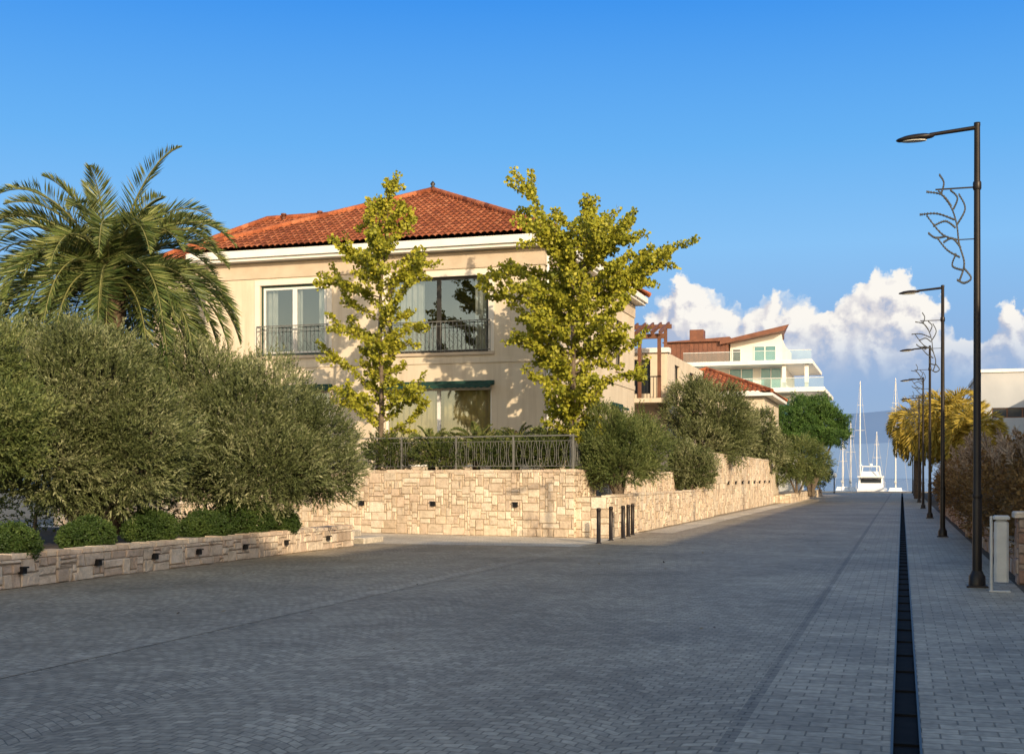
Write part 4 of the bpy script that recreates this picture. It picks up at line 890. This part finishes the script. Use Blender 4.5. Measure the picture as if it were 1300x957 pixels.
def grass_clump(seed):
    g=np.random.default_rng(seed); th=thing('pampas_grass','x','grass')
    n=520; az=g.random(n)*6.283; tilt=g.random(n)**.7*.9; base=np.stack([np.cos(az)*.15*g.random(n),np.sin(az)*.15*g.random(n),np.zeros(n)],1); L=.9+.6*g.random(n); Q=[];R_=[]
    d=np.stack([np.cos(az)*np.sin(tilt*.5),np.sin(az)*np.sin(tilt*.5),np.cos(tilt*.5)],1); p=base; sd=np.stack([-np.sin(az),np.cos(az),np.zeros(n)],1); rr=g.random(n)
    for k in range(4):
        w0=.014*(1-k/4); w1=.014*(1-(k+1)/4)+.001; q=p+d*(L/4)[:,None]; Q.append(np.stack([p-sd*w0,p+sd*w0,q+sd*w1,q-sd*w1],1)); R_.append(rr); p=q; d=nrm(d+np.stack([np.cos(az)*.35*tilt,np.sin(az)*.35*tilt,-.35*tilt],1))
    quads('blades',np.concatenate(Q),np.concatenate(R_),M['blade'],th)
    b=MB(); C=[];D=[]
    for k in range(24):
        a=g.random()*6.283; tl=g.random()*.4; h=1.45+.55*g.random(); tip=Vector((math.cos(a)*h*math.sin(tl),math.sin(a)*h*math.sin(tl),h*math.cos(tl)))
        b.tube([(0,0,0),tip*.6,tip],[.006,.005,.003],4,False); dr=tip.normalized()
        for q in range(80):
            s=g.random(); c=tip+dr*(s*.42-.12); v=np.array(dr)*.8+g.normal(size=3)*.45; C.append(np.array(c)+g.normal(size=3)*.015); D.append(v/np.linalg.norm(v))
    b.build('stalks',M['blade'],th); n=len(C); quads('plumes',leafquads(np.array(C),np.array(D),.12,.024,g),g.random(n),M['plume'],th); return th
cl=[grass_clump(400),grass_clump(401)]
GP=[(2.3,22.2),(2.45,23.8),(2.35,25.4),(2.5,27.2),(2.3,29.2),(2.45,32),(2.35,34.5),(2.45,37.5),(2.35,40.8),(2.45,44.5),(2.35,48.5),(2.4,53)]
names=['nearest','second nearest','third nearest','fourth','fifth','sixth','seventh','eighth','ninth','tenth','eleventh','farthest']
for kk,(x,y) in enumerate(GP):
    o=cl[kk] if kk<2 else copy_tree(cl[kk%2]); o.location=(x,y,0); o.rotation_euler=(0,0,kk*1.3); s=1.1+.12*math.sin(kk*2.3); o.scale=(s,s,s)
    tag(o,names[kk]+' clump of plumed ornamental grass behind the right wall'+('' if kk in(0,1,2,11) else ', counted from the camera'),'grass','plumed grasses on the right')
# ---------------------------------------------------------------- boats
def hull(b,L,B,fb,dr,n=10):
    rows=[]
    for i in range(n+1):
        s=i/n; hb=B/2*(1-max(0,(s-.35)/.65)**2.2)*(.86+.14*min(1,s/.3)); hb=max(hb,.02); sh=fb*(1+.25*s*s)
        rows.append([(-hb,s*L,sh),(-hb*.92,s*L,sh*.45),(-hb*.6,s*L,-dr*.6*(1-s*.6)),(0,s*L,-dr*(1-s*.8)),(hb*.6,s*L,-dr*.6*(1-s*.6)),(hb*.92,s*L,sh*.45),(hb,s*L,sh)])
    for a,c in zip(rows,rows[1:]):
        for k in range(6): b.face([a[k],a[k+1],c[k+1],c[k]],.5)
        b.face([a[0],a[6],c[6],c[0]],.5)
    b.face(rows[0],.5)
SB=[(1092,484,158,'sailing boat with the tallest mast in the middle of the harbour'),(1137,480,150,'sailing boat with a tall mast right of the motor yacht'),(1080,534,160,'sailing boat with a shorter mast left of the tallest one'),(1070,556,165,'sailing boat with the lowest mast at the left of the harbour'),(1113,548,172,'sailing boat with a short mast behind the motor yacht')]
for (px,py,d,lb) in SB:
    x,y=at(px,d); z=zz(py,d); L=max(8,(z)*.75); th=thing('sailing_boat',lb,'boat',(x,y,-1.1),'sailing boats in the harbour')
    ORG[th.name]=Vector((0,0,0)); H2=z+1.1; y0=-L*.55
    b=MB(); hull(b,L,L*.3,1.0,.5); b.v=[(p[0],p[1]+y0,p[2]) for p in b.v]; b.build('hull',M['hull'],th)
    b=MB(); b.hexa([(-.8,y0+L*.3,1.0),(.8,y0+L*.3,1.0),(.6,y0+L*.7,1.1),(-.6,y0+L*.7,1.1)],[(-.65,y0+L*.33,1.5),(.65,y0+L*.33,1.5),(.4,y0+L*.66,1.4),(-.4,y0+L*.66,1.4)]); b.build('cabin',M['hull'],th)
    b=MB(); b.tube([(0,0,.9),(0,0,H2)],[.09,.055],8); b.build('mast',M['mast'],th)
    b=MB(); b.tube([(0,0,2.1),(0,-L*.36,2.2)],[.16,.13],8); b.build('boom',M['pale_curtain'],th)
    b=MB()
    for zz_ in (.55,.78): b.bar((-.9*(1.2-zz_),0,1.1+(H2-1.1)*zz_),(.9*(1.2-zz_),0,1.1+(H2-1.1)*zz_),.05)
    for q in ((-L*.14,-.2,1.05),(L*.14,-.2,1.05),(0,y0+L*.98,1.2),(0,y0+.1,1.05)): b.tube([q,(0,0,H2-.1)],.015,4,False)
    b.build('rigging',M['steel'],th)
x,y=at(1105,150); th=thing('motor_yacht','white motor yacht moored stern to the end of the street','boat',(x,y+.5,-1.1)); ORG[th.name]=Vector((0,0,0)); th.scale=(.88,.88,.88)
b=MB(); hull(b,14,4.2,1.5,.6); b.build('hull',M['hull'],th)
b=MB(); b.hexa([(-1.7,1.6,1.5),(1.7,1.6,1.5),(1.4,9,1.6),(-1.4,9,1.6)],[(-1.6,2.2,3.1),(1.6,2.2,3.1),(1.2,7.4,3.1),(-1.2,7.4,3.1)]); b.hexa([(-1.75,1.0,3.1),(1.75,1.0,3.1),(1.3,7.6,3.1),(-1.3,7.6,3.1)],[(-1.75,1.0,3.25),(1.75,1.0,3.25),(1.3,7.6,3.25),(-1.3,7.6,3.25)]); b.hexa([(-1.2,3,3.25),(1.2,3,3.25),(1,6,3.25),(-1,6,3.25)],[(-1.1,3.3,3.9),(1.1,3.3,3.9),(.8,5.4,3.9),(-.8,5.4,3.9)]); b.build('superstructure',M['hull'],th)
b=MB(); b.face([(-1.4,1.75,1.8),(1.4,1.75,1.8),(1.35,2.08,2.9),(-1.35,2.08,2.9)]); b.build('saloon_window',M['darkglass'],th)
b=MB(); b.bar((-1.3,2.4,3.25),(-1.1,2.0,4.6),.16); b.bar((1.3,2.4,3.25),(1.1,2.0,4.6),.16); b.bar((-1.15,2.0,4.6),(1.15,2.0,4.6),.3,.12); b.lathe([(0,.35),(.2,.28),(.25,.1),(.2,0)],(0,2.0,4.66),10); b.build('radar_arch',M['hull'],th)
for sx in (-1.9,1.9):
    b=MB(); b.tube([(sx,.2,1.5),(sx,.2,2.3),(sx,6,2.4),(sx*.8,10,2.5)],.025,5); b.build('guard_rail',M['mast'],th)
g=np.random.default_rng(9); n=90
C=np.stack([-12+11.5*g.random(n)**1.6,10+26*g.random(n),.012+.01*g.random(n)],1); D=nrm(np.stack([g.normal(size=n),g.normal(size=n),.15*g.normal(size=n)],1))
Sd=nrm(np.cross(D,np.array([0,0,1.0])+.2*g.normal(size=(n,3)))); L=(.035+.035*g.random(n))[:,None]; mm=C+D*L*.5
o=quads('fallen_leaves',np.stack([C,mm+Sd*L*.35,C+D*L,mm-Sd*L*.35],1),g.random(n),M['deadleaf'],None); tag(o,'scattered small brown leaves lying on the paving','leaves',kind='stuff')
